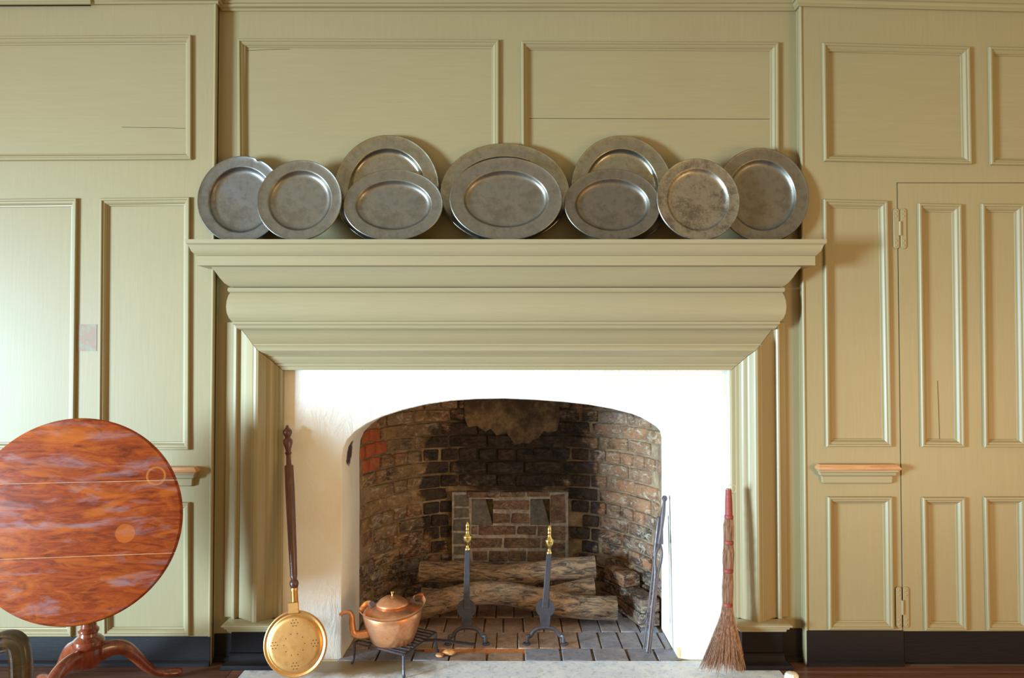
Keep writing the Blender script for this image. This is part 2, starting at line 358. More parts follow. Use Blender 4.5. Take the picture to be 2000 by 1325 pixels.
# ------------------------------------------------------------------ the setting: panelled walls
YF = -0.045                                       # front plane of the two flanking walls; the middle wall lies at 0
MOULD = [(-.001, -.02), (0, .004), (.001, .011), (.004, .014), (.010, .014), (.0125, .011), (.013, .008), (.019, .0075), (.024, .003), (.027, -.001), (.0275, -.004), (.032, -.005), (.034, -.009), (.034, -.02)]
def wall_sheet(name, x0, x1, z0, z1, y, holes, th=0.03, mat=None):
    """stiles and rails: a sheet with rectangular openings for the panels"""
    xs = sorted({x0, x1, *[h[0] for h in holes], *[h[1] for h in holes]}); zs = sorted({z0, z1, *[h[2] for h in holes], *[h[3] for h in holes]})
    mb = MB(); inside = lambda x, z: any(h[0] < x < h[1] and h[2] < z < h[3] for h in holes)
    cell = {}
    for i in range(len(xs) - 1):
        for j in range(len(zs) - 1):
            cell[i, j] = not inside((xs[i] + xs[i + 1]) / 2, (zs[j] + zs[j + 1]) / 2)
    for (i, j), s in cell.items():
        if not s: continue
        a, b, c, d = xs[i], xs[i + 1], zs[j], zs[j + 1]
        mb.add([(a, y, c), (b, y, c), (b, y, d), (a, y, d)], [(0, 1, 2, 3)]); mb.add([(a, y + th, c), (b, y + th, c), (b, y + th, d), (a, y + th, d)], [(3, 2, 1, 0)])
        if not cell.get((i - 1, j)): mb.add([(a, y, c), (a, y, d), (a, y + th, d), (a, y + th, c)], [(0, 1, 2, 3)])
        if not cell.get((i + 1, j)): mb.add([(b, y, c), (b, y, d), (b, y + th, d), (b, y + th, c)], [(3, 2, 1, 0)])
        if not cell.get((i, j - 1)): mb.add([(a, y, c), (b, y, c), (b, y + th, c), (a, y + th, c)], [(3, 2, 1, 0)])
        if not cell.get((i, j + 1)): mb.add([(a, y, d), (b, y, d), (b, y + th, d), (a, y + th, d)], [(0, 1, 2, 3)])
    return mb
def quad_world(q, y): return [U(px, py, y) for px, py in q]
def hole_of(w, m_=0.016):
    # w: TL TR BR BL world
    return (max(w[0][0], w[3][0]) + m_, min(w[1][0], w[2][0]) - m_, max(w[2][1], w[3][1]) + m_, min(w[0][1], w[1][1]) - m_)
def panel(parent, w, y, cracks=(), mat=None):
    ring = [w[3], w[2], w[1], w[0]]                # counter-clockwise from the front: left of the path is inwards
    sweep(ring, MOULD, lambda a, b, h, i: (a, y - h, b), closed=True).build('panel_moulding', M_paint, parent)
    inner = offset(ring, 0.026, True)
    mat = mat or M_paint
    (x0, z0), (x1, z1), (x2, z2), (x3, z3) = inner
    t0 = 0.0
    cuts = sorted(cracks) + [1.0]
    for c in cuts:                                  # boards of one panel with an open joint between them
        g_ = 0.0012 / abs(z3 - z0)
        lo, hi = t0 + (g_ if t0 > 0 else 0), c - (g_ if c < 1 else 0)
        L = lambda t: (x0 + (x3 - x0) * t, z0 + (z3 - z0) * t); R = lambda t: (x1 + (x2 - x1) * t, z1 + (z2 - z1) * t)
        MB().prism([L(lo), R(lo), R(hi), L(hi)], y + 0.009, y + 0.02).build('panel', mat, parent, bevel=0)
        t0 = c
ZT = U(500, -60, 0)[1]
XL = U(417, 650, YF)[0]; XR = U(1568, 650, YF)[0]
def backing(mb, x0, x1, y, z0=0, z1=None): return mb.box(x0, x1, y + 0.021, y + 0.06, z0, z1 or ZT)

# left flank
qs = [([(-300, 74), (376, 70), (376, 313), (-300, 317)], M_painth, ()),
      ([(-250, 392), (153, 388), (147, 880), (-250, 880)], M_paint, ()),
      ([(197, 388), (373, 386), (371, 879), (193, 879)], M_paint, ()),
      ([(-250, 982), (145, 981), (143, 1243), (-250, 1243)], M_paint, ()),
      ([(200, 981), (371, 981), (372, 1242), (203, 1242)], M_paint, ())]
ws = [quad_world(q, YF) for q, _, _ in qs]
XFL = -2.9
mb = wall_sheet('wall_left', XFL, XL, 0, ZT, YF, [hole_of(w) for w in ws]); backing(mb, XFL, XL - 0.0, YF)
wl = struct(mb.build('wall_left', M_paint, smooth=0), 'painted panelled wall left of the fireplace')
for w, (q, mt, cr) in zip(ws, qs): panel(wl, w, YF, cr, mt)
a = U(151, 634, YF); b = U(189, 686, YF)
MB().box(a[0], b[0], YF - 0.0012, YF + 0.004, b[1], a[1]).build('paint_patch', M_patch, wl)['label'] = 'small square of exposed older paint layers'
# a hairline split in the upper panel
pts = [U3(px, py, YF + 0.0085) for px, py in ((238, 248.5), (290, 249.3), (330, 249.8), (365, 251))]
MB().tube(pts, 0.0009, 5).build('split', M_gap, wl)
# bead at the corner where the left flank ends
MB().tube([(XL - 0.004, YF + 0.002, 0.0), (XL - 0.004, YF + 0.002, ZT)], 0.007, 10).build('corner_bead', M_paint, wl)

# middle wall
M_w = [[(465, 77), (975, 79), (975, 530), (468, 530)], [(1018, 82), (1520, 84), (1521, 530), (1020, 530)]]
ws = [quad_world(q, 0) for q in M_w]
OX0, OX1 = U(548, 1200, 0)[0], U(1432, 1200, 0)[0]          # opening behind the chimneypiece (filled by the plaster)
ZO = U(900, 712, 0)[1]
holes = [hole_of(w) for w in ws] + [(OX0, OX1, -0.001, ZO)]
mb = wall_sheet('wall_center', XL, XR, -0.001, ZT, 0, holes)
mb.box(XL, XR, 0.021, 0.05, ZO + 0.02, ZT)
wc = struct(mb.build('wall_center', M_paint, smooth=0), 'recessed panelled wall above the mantelpiece')
panel(wc, ws[0], 0, (), M_painth)
tcr = (ws[1][0][1] - U(1100, 226, 0)[1]) / (ws[1][0][1] - ws[1][3][1])
panel(wc, ws[1], 0, (1 - tcr,), M_painth)
MB().tube([U3(482, 99, 0.0085), U3(520, 97, 0.0085), U3(566, 96, 0.0085)], 0.0009, 5).build('split', M_gap, wc)

# right flank and the closet door in it
qs = [([(1605, 85), (1892, 93), (1896, 322), (1608, 316)], M_painth), ([(1929, 93), (2200, 99), (2204, 327), (1932, 323)], M_painth),
      ([(1607, 390), (1732, 393), (1740, 873), (1612, 873)], M_paint), ([(1615, 970), (1741, 970), (1744, 1229), (1617, 1229)], M_paint)]
ws = [quad_world(q, YF) for q, _ in qs]
XFR = 2.9
dq = [(1754.5, 358), (2125, 363), (2133, 1288), (1763.5, 1288)]; dw = quad_world(dq, YF)
dx0, dx1, dz1 = (dw[0][0] + dw[3][0]) / 2, dw[1][0], dw[0][1]
mb = wall_sheet('wall_right', XR, XFR, 0, ZT, YF, [hole_of(w) for w in ws] + [(dx0 - 0.004, dx1 + 0.006, -0.001, dz1 + 0.003)])
mb.box(XR, XFR, YF + 0.0345, YF + 0.07, 0, ZT)
for h in [hole_of(w) for w in ws]: mb.box(h[0] - .02, h[1] + .02, YF + 0.021, YF + 0.034, h[2] - .02, h[3] + .02)
wr = struct(mb.build('wall_right', M_paint, smooth=0), 'painted panelled wall right of the fireplace')
for w, (q, mt) in zip(ws, qs): panel(wr, w, YF, (), mt)
MB().tube([(XR + 0.004, YF + 0.002, 0.0), (XR + 0.004, YF + 0.002, ZT)], 0.007, 10).build('corner_bead', M_paint, wr)
dqs = [[(1791, 398), (1875, 400), (1881, 874), (1797, 873)], [(1914, 399), (1997, 400), (2003, 874), (1919, 874)],
       [(2036, 400), (2106, 401), (2110, 874), (2040, 874)],
       [(1799, 971), (1882, 971), (1886, 1231), (1804, 1230)], [(1919, 970), (2002, 970), (2006, 1231), (1925, 1230)],
       [(2040, 970), (2112, 970), (2116, 1231), (2044, 1231)]]
ws = [quad_world(q, YF) for q in dqs]
zd0 = 0.012; zk = U(1800, 1233, YF)[1]
mb = wall_sheet('door_1', dx0, dx1, zd0, dz1, YF - 0.002, [hole_of(w) for w in ws], 0.024); mb.box(dx0, dx1, YF + 0.0215, YF + 0.032, zd0, dz1)
dr = struct(mb.build('door_1', M_paint, smooth=0), 'tall painted closet door with narrow panels')
for w in ws: panel(dr, w, YF - 0.002)
MB().box(dx0, dx1, YF - .004, YF + .0335, -.002, .004).build('threshold_shadow_gap', M_gap, dr)
MB().box(dx0 + 0.001, dx1, YF - 0.006, YF - 0.0015, zd0, zk).build('kick_board', M_black, dr, bevel=0.001)
MB().tube([U3(1831, 744, YF + 0.0065), U3(1833, 790, YF + 0.0065), U3(1835, 858, YF + 0.0065)], 0.0009, 5).build('split', M_gap, dr)
for (px, py0, py1) in ((1758, 407, 486), (1763, 1147, 1227)):
    yy = YF - 0.007; zt = U(px, py0, yy)[1]; zb = U(px, py1, yy)[1]; zm = (zt + zb) / 2; xx = U(px, (py0 + py1) / 2, yy)[0]
    hb = MB()
    for s_ in (-1, 1):
        xc = xx + s_ * 0.0155; pts = []
        for k in range(13):
            a = math.pi * k / 12; pts.append((xc + math.cos(a) * 0.0115, zt - 0.012 + math.sin(a) * 0.012))
        for k in range(13):
            a = math.pi + math.pi * k / 12; pts.append((xc + math.cos(a) * 0.0115, zb + 0.012 + math.sin(a) * 0.012))
        hb.prism(pts, yy, yy + 0.006)
        hb.prism([(xx, zm - .02), (xc, zm - .02), (xc, zm + .02), (xx, zm + .02)][::s_], yy + 0.001, yy + 0.006)
    h_ = hb.build('hinge', M_paint, dr, bevel=0.001)
    MB().tube([(xx, yy, zm - 0.03), (xx, yy, zm + 0.03)], 0.006, 12).build('knuckle', M_paint, h_)
    sc_ = MB()
    for s_ in (-1, 1):
        for z_ in (zt - .014, zt - .034, zb + .034, zb + .014): sc_.lathe([(0.0045, 0), (0.0045, .001), (0.003, .002), (0, .0024)], 8, (xx + s_ * .0155, yy, z_), (0, -1, 0))
    sc_.build('screws', M_mantel, h_)

# cornice along the top of all three walls
zc = U(900, 21, 0)[1]
prof = [(0, -0.004), (.010, -0.004), (.010, .006), (.014, .009), (.018, .016), (.019, .022), (.026, .024), (.026, .036), (.03, .04), (.034, .055), (.045, .07), (.06, .08), (.062, .10), (.062, .26), (-.01, .26), (-.01, -0.004)]
xn = U(172, 8, YF - .03)[0]
path = [(XFR, YF), (XR, YF), (XR, 0), (XL, 0), (XL, YF), (xn + .01, YF), (xn, YF - .010), (XFL, YF - .010)]
zo = [-0.042, 0.0, 0.0, 0.0, 0.012, 0.008, 0.004, 0.000]
def conv(a, b, h, i): return (a, b, zc + h + zo[i])
path = path[::-1]; zo = zo[::-1]
sweep(path, [(-d, h) for d, h in prof], conv).build('trim_1', M_painth)['kind'] = 'structure'
# baseboards
def base(name, x0, x1, y, ztop, foot=True, cap=(True, True)):
    pr = [(0, ztop), (.007, ztop), (.008, ztop - .002), (.008, .022), (.012, .019), (.018, .012), (.019, 0), (0, 0)]
    return struct(sweep([(x0, y), (x1, y)], [(-d, h) for d, h in pr], lambda a, b, h, i: (a, b, h)).build(name, M_black))
base('baseboard_left', XFL, XL + .001, YF, U(200, 1245, YF - .008)[1])
base('baseboard_center', XL + .0015, U(470, 1200, 0)[0], 0, U(430, 1239, -.008)[1])
base('baseboard_center.001', U(1520, 1200, 0)[0], XR - .001, 0, U(1550, 1229, -.008)[1])
base('baseboard_right', XR + .002, dx0 - .003, YF, U(1650, 1233, YF - .008)[1])
base('baseboard_right.001', dx1 + .006, XFR, YF, U(1650, 1233, YF - .008)[1])
# short stretches of chair rail: bare wood on top, painted moulding under it
def rail(name, px0, px1, py0, py1, label):
    z1 = U(px0, py0, YF)[1]; z0 = U(px0, py1, YF)[1]; x0 = U(px0, py0, YF - .04)[0]; x1 = U(px1, py0, YF - .04)[0]
    e = 0.045; pa = [(x0 + e, YF), (x0 + e, YF - .002), (x1 - e, YF - .002), (x1 - e, YF)]
    hm = z1 - z0
    top = [(-.002, hm), (.030, hm), (.041, hm - .012), (.043, hm - .018), (.038, hm - .024), (-.002, hm - .024)]
    low = [(-.002, hm - .025), (.034, hm - .025), (.034, hm - .030), (.028, hm - .034), (.026, hm - .046), (.016, hm - .052), (.014, .006), (.006, 0), (-.002, 0)]
    cv = lambda a, b, h, i: (a, b, z0 + h)
    o = struct(sweep(pa, [(-d, h) for d, h in top], cv).build(name, M_bare), label)
    sweep(pa, [(-d, h) for d, h in low], cv).build('painted_moulding', M_mantel, o)
rail('trim_2', 250, 384, 911, 950, 'short chair rail with bare wood top behind the round table')
rail('trim_3', 1597, 1761, 906, 945, 'short chair rail with bare wood top beside the closet door')

struct(MB().box(-2.9, 2.9, -3.0, 0.06, ZT + .001, ZT + .05).build('ceiling', M_white, smooth=0), 'pale ceiling above the panelling')
# floor of boards
fl = struct(MB().box(-2.9, 2.9, -3.6, 0.03, -0.06, -0.022).build('floor', M_floor, smooth=0), 'dark red-brown floorboards')
SX0, SX1, SY0 = -1.115, 1.115, -0.52
y = 0.018; k = 0
while y > -2.6:
    w = random.uniform(.125, .155); ya = y - w
    near = y > SY0 - .05
    segs = [(-2.9, SX0 - .052), (SX1 + .052, 2.9)] if near else [(-2.9, random.uniform(-.8, .8)), (None, 2.9)]
    if segs[1][0] is None: segs[1] = (segs[0][1] + .0015, 2.9)
    if near and ya < SY0 - .03: ya = SY0 - .054
    for a, b in segs:
        MB().box(a, b, ya + .0015, y, -.022, -.001 + random.uniform(-.001, .001)).build('plank', M_floor, fl, bevel=0.001, smooth=0)
    y = ya
for a, b in ((SX0 - .05, SX0 - .002), (SX1 + .002, SX1 + .05)):
    MB().box(a, b, SY0 - .05, -.02, -.022, -.0005).build('border_plank', M_floor, fl, bevel=0.001, smooth=0)
MB().box(SX0 - .002, SX1 + .002, SY0 - .05, SY0 - .002, -.022, -.0005).build('border_plank', M_floor, fl, bevel=0.001, smooth=0)

# hearth slab
hs = tag(MB().box(SX0, SX1, SY0, -0.001, -0.02, 0.0).build('hearth_slab', M_marble, bevel=0.002, smooth=0), 'pale grey veined marble hearth slab set in the floor', 'hearth')

# ------------------------------------------------------------------ white plaster surround with arched opening
arch = [(668, 1287), (668, 1150), (668, 1000), (668, 905), (671, 878), (679, 860), (694, 844), (716, 829), (745, 815), (785, 802), (830, 791), (880, 783.5), (930, 780), (985, 779), (1045, 781.5), (1100, 785.5), (1150, 791), (1195, 799), (1235, 809), (1268, 822), (1294, 837), (1312, 848), (1321, 858), (1324, 872), (1325, 950), (1325, 1100), (1325, 1287)]
YP = 0.028; aw = [U(px, py, YP) for px, py in arch]; aw[0] = (aw[0][0], -0.01); aw[-1] = (aw[-1][0], -0.01)
ox0, ox1, ozt = OX0 - .01, OX1 + .01, ZO + .01
mb = MB()
n = len(aw); outer = []
for i, (x, z) in enumerate(aw):
    if x < -0.55 and i < n / 2:
        if i < 4: outer.append((ox0, z))
        else: outer.append((ox0 + (x + .738) * 1.4, ozt) if i > 5 else ((ox0, z + .12 * (i - 3)) if i < 5 else (ox0, ozt)))
    elif i > n - 5: outer.append((ox1, z))
    else: outer.append((min(max(x, ox0), ox1), ozt))
outer[n - 5] = (ox1, ozt); outer[n - 4] = (ox1, .95)
bev = 0.006
infl = offset(aw, bev, False)      # into the opening is to the right; left of an upward path is outwards
DJ = 0.376
rings = [outer, infl, aw, aw, aw]
ys = [YP, YP, YP + bev, YP + 0.2, YP + DJ]
vs = []
for R_, y_ in zip(rings, ys):
    for j, (x, z) in enumerate(R_):
        w_ = 0.003 * noise.noise(Vector((x * 7, y_ * 5, z * 7))) if y_ > YP + .01 else 0
        vs.append((x + w_, y_, z))
fs = [(r * n + i, r * n + i + 1, (r + 1) * n + i + 1, (r + 1) * n + i) for r in range(len(rings) - 1) for i in range(n - 1)]
mb.add(vs, fs)
ps = tag(mb.build('plaster_surround', M_plaster, smooth=50), 'white plastered wall with arched opening around the firebox', 'fireplace surround')

# ------------------------------------------------------------------ firebox of brick
fb = thing('firebox', 'sooty brick firebox inside the white arch', 'firebox', (0, 0.6, 0))
fpath = smooth_path([(-.735, .405, 0), (-.725, .52, 0), (-.665, .68, 0), (-.56, .84, 0), (-.44, .94, 0), (-.30, .985, 0), (0, .99, 0), (.30, .985, 0), (.44, .94, 0), (.56, .84, 0), (.655, .68, 0), (.715, .52, 0), (.725, .405, 0)], 12)
cum = [0]
for a, b in zip(fpath, fpath[1:]): cum.append(cum[-1] + (b - a).length)
def at(s_):
    s_ = max(0, min(cum[-1] - 1e-6, s_))
    for i in range(len(cum) - 1):
        if cum[i + 1] >= s_:
            t = (s_ - cum[i]) / (cum[i + 1] - cum[i]); p = fpath[i].lerp(fpath[i + 1], t); d = (fpath[i + 1] - fpath[i]).normalized(); return p, d
HT = 1.75
def offp(d): return offset([(p.x, p.y) for p in fpath], d, False)
mb = MB(); o1 = offp(0.010); o2 = offp(0.10); nn = len(o1)
zs = [-.03 + i * (HT + .03) / 30 for i in range(31)]
vs = [(x, y, z) for z in zs for x, y in o1]; fs = [(j * nn + i, j * nn + i + 1, (j + 1) * nn + i + 1, (j + 1) * nn + i) for j in range(30) for i in range(nn - 1)]
mb.add(vs, fs)
vs = [(x, y, z) for z in (0, HT) for x, y in o2]; mb.add(vs, [(i + 1, i, nn + i, nn + i + 1) for i in range(nn - 1)])
mb.add([(x, y, HT) for x, y in o1] , [tuple(range(nn))])
mb.build('mortar', M_mortar, fb, smooth=60)
MB().box(-.80, -.737, .404, .5, 0, HT).box(.727, .80, .404, .5, 0, HT).box(-.8, .8, .40, .43, 1.22, HT).build('flue_wall', M_mortar, fb)
def brick_mesh(name, lx, ly, lz, mat, seed, rough=0.004):
    rnd = random.Random(seed); bm = bmesh.new(); bmesh.ops.create_cube(bm, size=1)
    for v in bm.verts: v.co = Vector((v.co.x * lx + rnd.uniform(-rough, rough) * 1.5, v.co.y * ly + rnd.uniform(-.003, .003), v.co.z * lz + rnd.uniform(-rough, rough) * .8))
    bmesh.ops.bevel(bm, geom=[e for e in bm.edges], offset=0.005, segments=1, affect='EDGES')
    me = bpy.data.meshes.new(name); bm.to_mesh(me); bm.free(); me.materials.append(mat)
    for p_ in me.polygons: p_.use_smooth = True
    me.set_sharp_from_angle(angle=math.radians(50))
    return me
full = [brick_mesh('brick', .200, .07, .062, M_brick, i) for i in range(8)]
half = [brick_mesh('half_brick', .094, .07, .062, M_brick, 20 + i) for i in range(6)]
redm = [brick_mesh('red_brick', .094, .07, .062, M_brickred, 40 + i) for i in range(3)]
IX0, IZ0 = U(883, 964, .985); IX0b = U(1110, 1090, .985)[0]; IZ1 = IZ0; IZb = U(1000, 1100, .985)[1]
def place(me, p, d, z, out, parent=fb, sx=1, sz=1):
    o = bpy.data.objects.new('brick', me); COL.objects.link(o); o.parent = parent
    nrm = Vector((-d.y, d.x, 0))                 # into the masonry
    c = p + nrm * (0.035 - out)
    o.location = Vector((c.x, c.y, z)) - parent.location; o.rotation_euler = (random.uniform(-.02, .02), random.uniform(-.02, .02), math.atan2(d.y, d.x) + random.uniform(-.02, .02))
    o.scale = (sx, 1, sz); return o
mid_red = lambda s_, z: s_ < .25 and .71 < z < .93
course = 0; z = 0.036; nb = 0
while z < 1.34:
    s_ = 0.0 if course % 2 else -0.05
    hdr = course % 4 == 2
    while s_ < cum[-1] - 0.02:
        p, d = at(s_ + 0.05); curved = abs(p.x) > 0.30
        L = (0.094 if (hdr or .36 < abs(p.x) < .47 or mid_red(s_, z) or random.random() < .16) else 0.200)
        if s_ < 0 and L < .1: L = .094
        mid = s_ + L / 2; p, d = at(mid)
        zz = z + 0.006 * noise.noise(Vector((s_ * 2.2, course * .7, 3)))
        inf = IX0 - .06 < p.x < IX0b + .06 and IZb - .03 < zz < IZ1 + .03
        if mid - L / 2 > -0.03 and mid + L / 2 < cum[-1] + 0.03:
            if inf and (IX0 - .0 < p.x < IX0b):
                pass
            else:
                red = mid < .27 and .71 < zz < .93 and L < .1
                me = random.choice(redm if red else (half if L < .1 else full))
                place(me, p, d, zz, random.uniform(.001, .011)); nb += 1
        s_ += L + 0.011
    z += 0.0725; course += 1
print('bricks', nb)
# infill block with two sloped niches
YI = 0.935
def ibrick(px0, px1, py0, py1, mat=M_infill, y=YI, dep=.05, nm='brick'):
    x0, z1 = U(px0, py0, y); x1, z0 = U(px1, py1, y)
    j = lambda: random.uniform(-.0045, .0045)
    MB().prism([(x0 + j(), z0 + j()), (x1 + j(), z0 + j()), (x1 + j(), z1 + j()), (x0 + j(), z1 + j())], y + random.uniform(-.003, .003), y + dep).build(nm, mat, fb, bevel=.003, smooth=40)
mb = MB()
def ibox(px0, px1, py0, py1, y0, y1):
    x0, z1 = U(px0, py0, y0); x1, z0 = U(px1, py1, y0); mb.box(x0, x1, y0, y1, z0, z1)
YM = YI + .005
ibox(883, 921, 962, 1112, YM, 1.0); ibox(963, 1036, 962, 1112, YM, 1.0); ibox(1074, 1110, 962, 1112, YM, 1.0)
ibox(921, 963, 1026, 1112, YM, 1.0); ibox(1036, 1074, 1026, 1112, YM, 1.0); ibox(921, 963, 962, 975, YM, 1.0); ibox(1036, 1074, 962, 975, YM, 1.0)
mb.build('infill_mortar', M_mortar2, fb, smooth=0)
for r in [(912, 973, 962, 972), (977, 1026, 962, 972), (1030, 1075, 962, 972), (963, 1034, 979, 996), (964, 995, 1004, 1022), (1000, 1034, 1004, 1022),
          (936, 1008, 1028, 1045), (1011, 1047, 1029, 1045), (1050, 1071, 1029, 1046), (920, 933, 1029, 1044), (919, 980, 1053, 1071), (984, 1056, 1052, 1071),
          (1059, 1073, 1053, 1071), (923, 953, 1078, 1096), (955, 991, 1078, 1097), (994, 1028, 1078, 1097), (1031, 1070, 1077, 1096),
          (1076, 1104, 967, 1022), (1076, 1104, 1027, 1056), (1076, 1104, 1060, 1090), (1076, 1104, 1094, 1110), (923, 985, 1099, 1112), (990, 1070, 1099, 1112)]:
    ibrick(*r)
for r in [(886, 918, 966, 990), (885, 916, 993, 1012), (886, 918, 1015, 1038), (885, 917, 1041, 1064), (886, 919, 1067, 1086), (885, 919, 1090, 1110)]:
    ibrick(*r, mat=M_cement, y=YI + .002, nm='whitened_brick')
for px0, px1 in ((921.5, 962.5), (1036.5, 1073.5)):          # grey cement slope, back at the top
    x0, zt = U(px0, 975, YI); x1, zb = U(px1, 1026, YI); xr = x0 + (x1 - x0) * .62
    MB().add([(x0, YI + .002, zb), (x1, YI + .012, zb), (xr, .975, zt), (x0, .965, zt), (x0, .999, zb), (x1, .999, zb), (xr, .999, zt), (x0, .999, zt)],
             [(0, 1, 2, 3), (4, 7, 6, 5), (0, 3, 7, 4), (1, 5, 6, 2), (3, 2, 6, 7), (0, 4, 5, 1)]).build('cement_slope', M_cement, fb)
# old parging that still clings to the upper back
pp = [(905, 755), (1092, 755), (1093, 822), (1088, 842), (1074, 846), (1062, 842), (1052, 856), (1040, 860), (1034, 868), (1020, 866), (1005, 870), (998, 858), (988, 846), (970, 852), (958, 838), (948, 845), (930, 832), (914, 836), (906, 815)]
pw = [U(px, py, .97) for px, py in pp]
MB().prism(pw[::-1], .974, .99).build('parging', M_parge, fb, bevel=.003)

# firebox floor of pavers
ff = tag(MB().box(-.745, .735, 0.0, 1.09, -.03, -.012).build('firebox_floor', M_mortar, smooth=0), 'worn brick paving inside the firebox behind the marble slab', 'paving')
def paver(x0, x1, y0, y1, mat):
    j = lambda: random.uniform(-.002, .002); zt = random.uniform(-.002, .0015)
    vs = [(x0 + j(), y0 + j()), (x1 + j(), y0 + j()), (x1 + j(), y1 + j()), (x0 + j(), y1 + j())]
    MB().add([(x, y, -.012) for x, y in vs] + [(x, y, zt) for x, y in vs], [(3, 2, 1, 0), (4, 5, 6, 7)] + [(i, (i + 1) % 4, 4 + (i + 1) % 4, 4 + i) for i in range(4)]).build('paver', mat, ff, bevel=.003, smooth=40)
for a, b in ((670, 740), (743, 808), (812, 878), (881, 950), (954, 1021), (1025, 1092), (1097, 1153), (1158, 1221), (1225, 1275), (1279, 1321)):
    xa, xb = G(a, 1272).x, G(b, 1272).x; paver(xa, xb, .004, .098 if 805 < a < 1020 else .138, M_pave_grey if a > 1000 or a < 850 else M_pave_brown)
MB().box(G(830, 1265).x, G(1030, 1262).x, .09, .150, -.011, -.0035).build('orange_sand', M_clay, ff)
rows = [(.144, .345), (.351, .550), (.556, .755), (.761, .96)]
for r, (y0, y1) in enumerate(rows):
    x = -.73 + (.05 if r % 2 else 0)
    if r % 2: paver(-.73, -.684, y0, y1, M_pave_brown)
    while x < .70:
        w = min(.092 + random.uniform(-.004, .006), .722 - x)
        if w < .03: break
        lim = .73 - max(0, (y1 - .55)) * .95
        if abs(x) < lim or abs(x + w) < lim: paver(x, x + w - .006, y0, y1, M_pave_grey if (x > .30 or (r == 0 and x > .25)) else M_pave_brown)
        x += w
for (px, py, sx_, sz_, sd) in ((878, 1281, .030, .022, 1), (859, 1284, .018, .014, 2)):
    p = G(px, py); bm = bmesh.new(); bmesh.ops.create_icosphere(bm, subdivisions=2, radius=1)
    for v in bm.verts: v.co = Vector((v.co.x * sx_, v.co.y * .018, v.co.z * sz_ * .6)) * (1 + .22 * noise.noise(v.co * 1.7 + Vector((sd * 5, 0, 0))))
    zmin = min(v.co.z for v in bm.verts)
    me = bpy.data.meshes.new('brick_fragment'); bm.to_mesh(me); bm.free(); me.materials.append(M_clay)
    o = bpy.data.objects.new('brick_fragment', me); COL.objects.link(o); o.location = (p.x, p.y, -zmin + .001)
    tag(o, ['larger broken lump of orange brick on the hearth edge', 'small broken lump of orange brick left of the larger one'][sd - 1], 'brick fragment')
# loose bricks stacked against the right side
bl = thing('brick_ledge', 'low stack of bricks against the right firebox wall', 'bricks', (.62, .62, 0))
def obrick(cx, cy, cz, ang, lx=.2, ly=.1, lz=.062, mat=M_brick):
    mb = MB(); c_, s__ = math.cos(ang), math.sin(ang); pts = [(-lx / 2, -ly / 2), (lx / 2, -ly / 2), (lx / 2, ly / 2), (-lx / 2, ly / 2)]
    vs = [(cx + a * c_ - b * s__, cy + a * s__ + b * c_) for a, b in pts]
    mb.add([(x, y, cz - lz / 2) for x, y in vs] + [(x, y, cz + lz / 2) for x, y in vs], [(3, 2, 1, 0), (4, 5, 6, 7)] + [(i, (i + 1) % 4, 4 + (i + 1) % 4, 4 + i) for i in range(4)])
    mb.build('brick', mat, bl, bevel=.004, smooth=40)
ang = math.radians(112)
obrick(.640, .50, .034, ang - .1); obrick(.575, .69, .034, ang); obrick(.640, .505, .100, ang - .08); obrick(.574, .70, .100, ang)
obrick(.572, .70, .166, ang, .2, .1, .062)

# ------------------------------------------------------------------ mantelpiece
mp_ = thing('mantelpiece', 'khaki painted wooden mantelpiece with deep moulded shelf around the white plaster', 'mantelpiece', (-.022, -.05, 0))
BX, BW, XC = .07, 1.175, U(989, 600, 0)[0]
def sil(px, py):
    half = 989 - px; P_ = (half * CD / F - BW + BX) / (1 + half / F); return (P_ - BX, U(989, py, -P_)[1])
upath = [(XC - BW, .0), (XC - BW, -BX), (XC + BW, -BX), (XC + BW, .0)]
cvp = lambda a, b, h, i: (a, b, h)
def ent(name, pts, mat=M_mantel, inner=-.05):
    pr = [sil(*p) for p in pts]; pr = [(inner, pr[0][1])] + pr + [(inner, pr[-1][1])]
    return sweep(upath, [(-d, h) for d, h in pr], cvp).build(name, mat, mp_, smooth=30)
ent('shelf', [(360, 467.5), (360.5, 475), (366, 478.5), (369, 485), (372, 491), (378, 496), (382, 499.5)])
ent('fascia', [(383.5, 500), (383.5, 518.5), (392, 520)])
ent('cornice', [(410, 520), (414, 525), (420, 532), (428, 543), (437, 553), (446, 559), (450, 561)])
ent('bead', [(445, 562), (443.5, 565), (443.5, 568), (446, 571)])
ent('frieze', [(449, 571.5), (445, 578), (442, 588), (441, 600), (442.5, 612), (447, 622), (453, 628)])
ent('bed_moulding', [(454, 628.5), (454, 633), (459, 636), (461, 641), (467, 644)])
zs_ = sil(360, 467.5)[1]; zbm = sil(467, 644)[1]
MB().box(XC - BW + .052, XC + BW - .052, -.02, -.0, zbm, zs_ - .001).box(XC - BW - .10, XC + BW + .10, -.17, -.0, zs_ - .012, zs_).build('shelf_board', M_mantel, mp_, smooth=0)
# bolection moulding: up the left, across, down the right
bo = [U(457, 640, -.02), U(1523, 640, -.02)]; bi = U(555, 720, -.02)
wj = .207; xo0, xo1 = bo[0][0], bo[1][0]; zt_ = U(900, 629, -.03)[1]
capz = U(500, 1214, -.06)[1]
bpro = [(0, 0), (0, .020), (.006, .027), (.014, .028), (.019, .024), (.021, .016), (.028, .015), (.034, .019), (.055, .028), (.075, .042), (.092, .056), (.096, .060), (.102, .060), (.105, .064), (.114, .068), (.124, .067), (.132, .060), (.140, .047), (.147, .042), (.149, .036), (.158, .034), (.166, .028), (.176, .024), (.178, .018), (.190, .016), (.192, .010), (.2, .010), (wj, .009), (wj, -.006)]
bpro = [(a, h * 1.12 - .001) for a, h in bpro]
bpath = [(xo0, capz), (xo0, zt_), (xo1, zt_), (xo1, capz)]
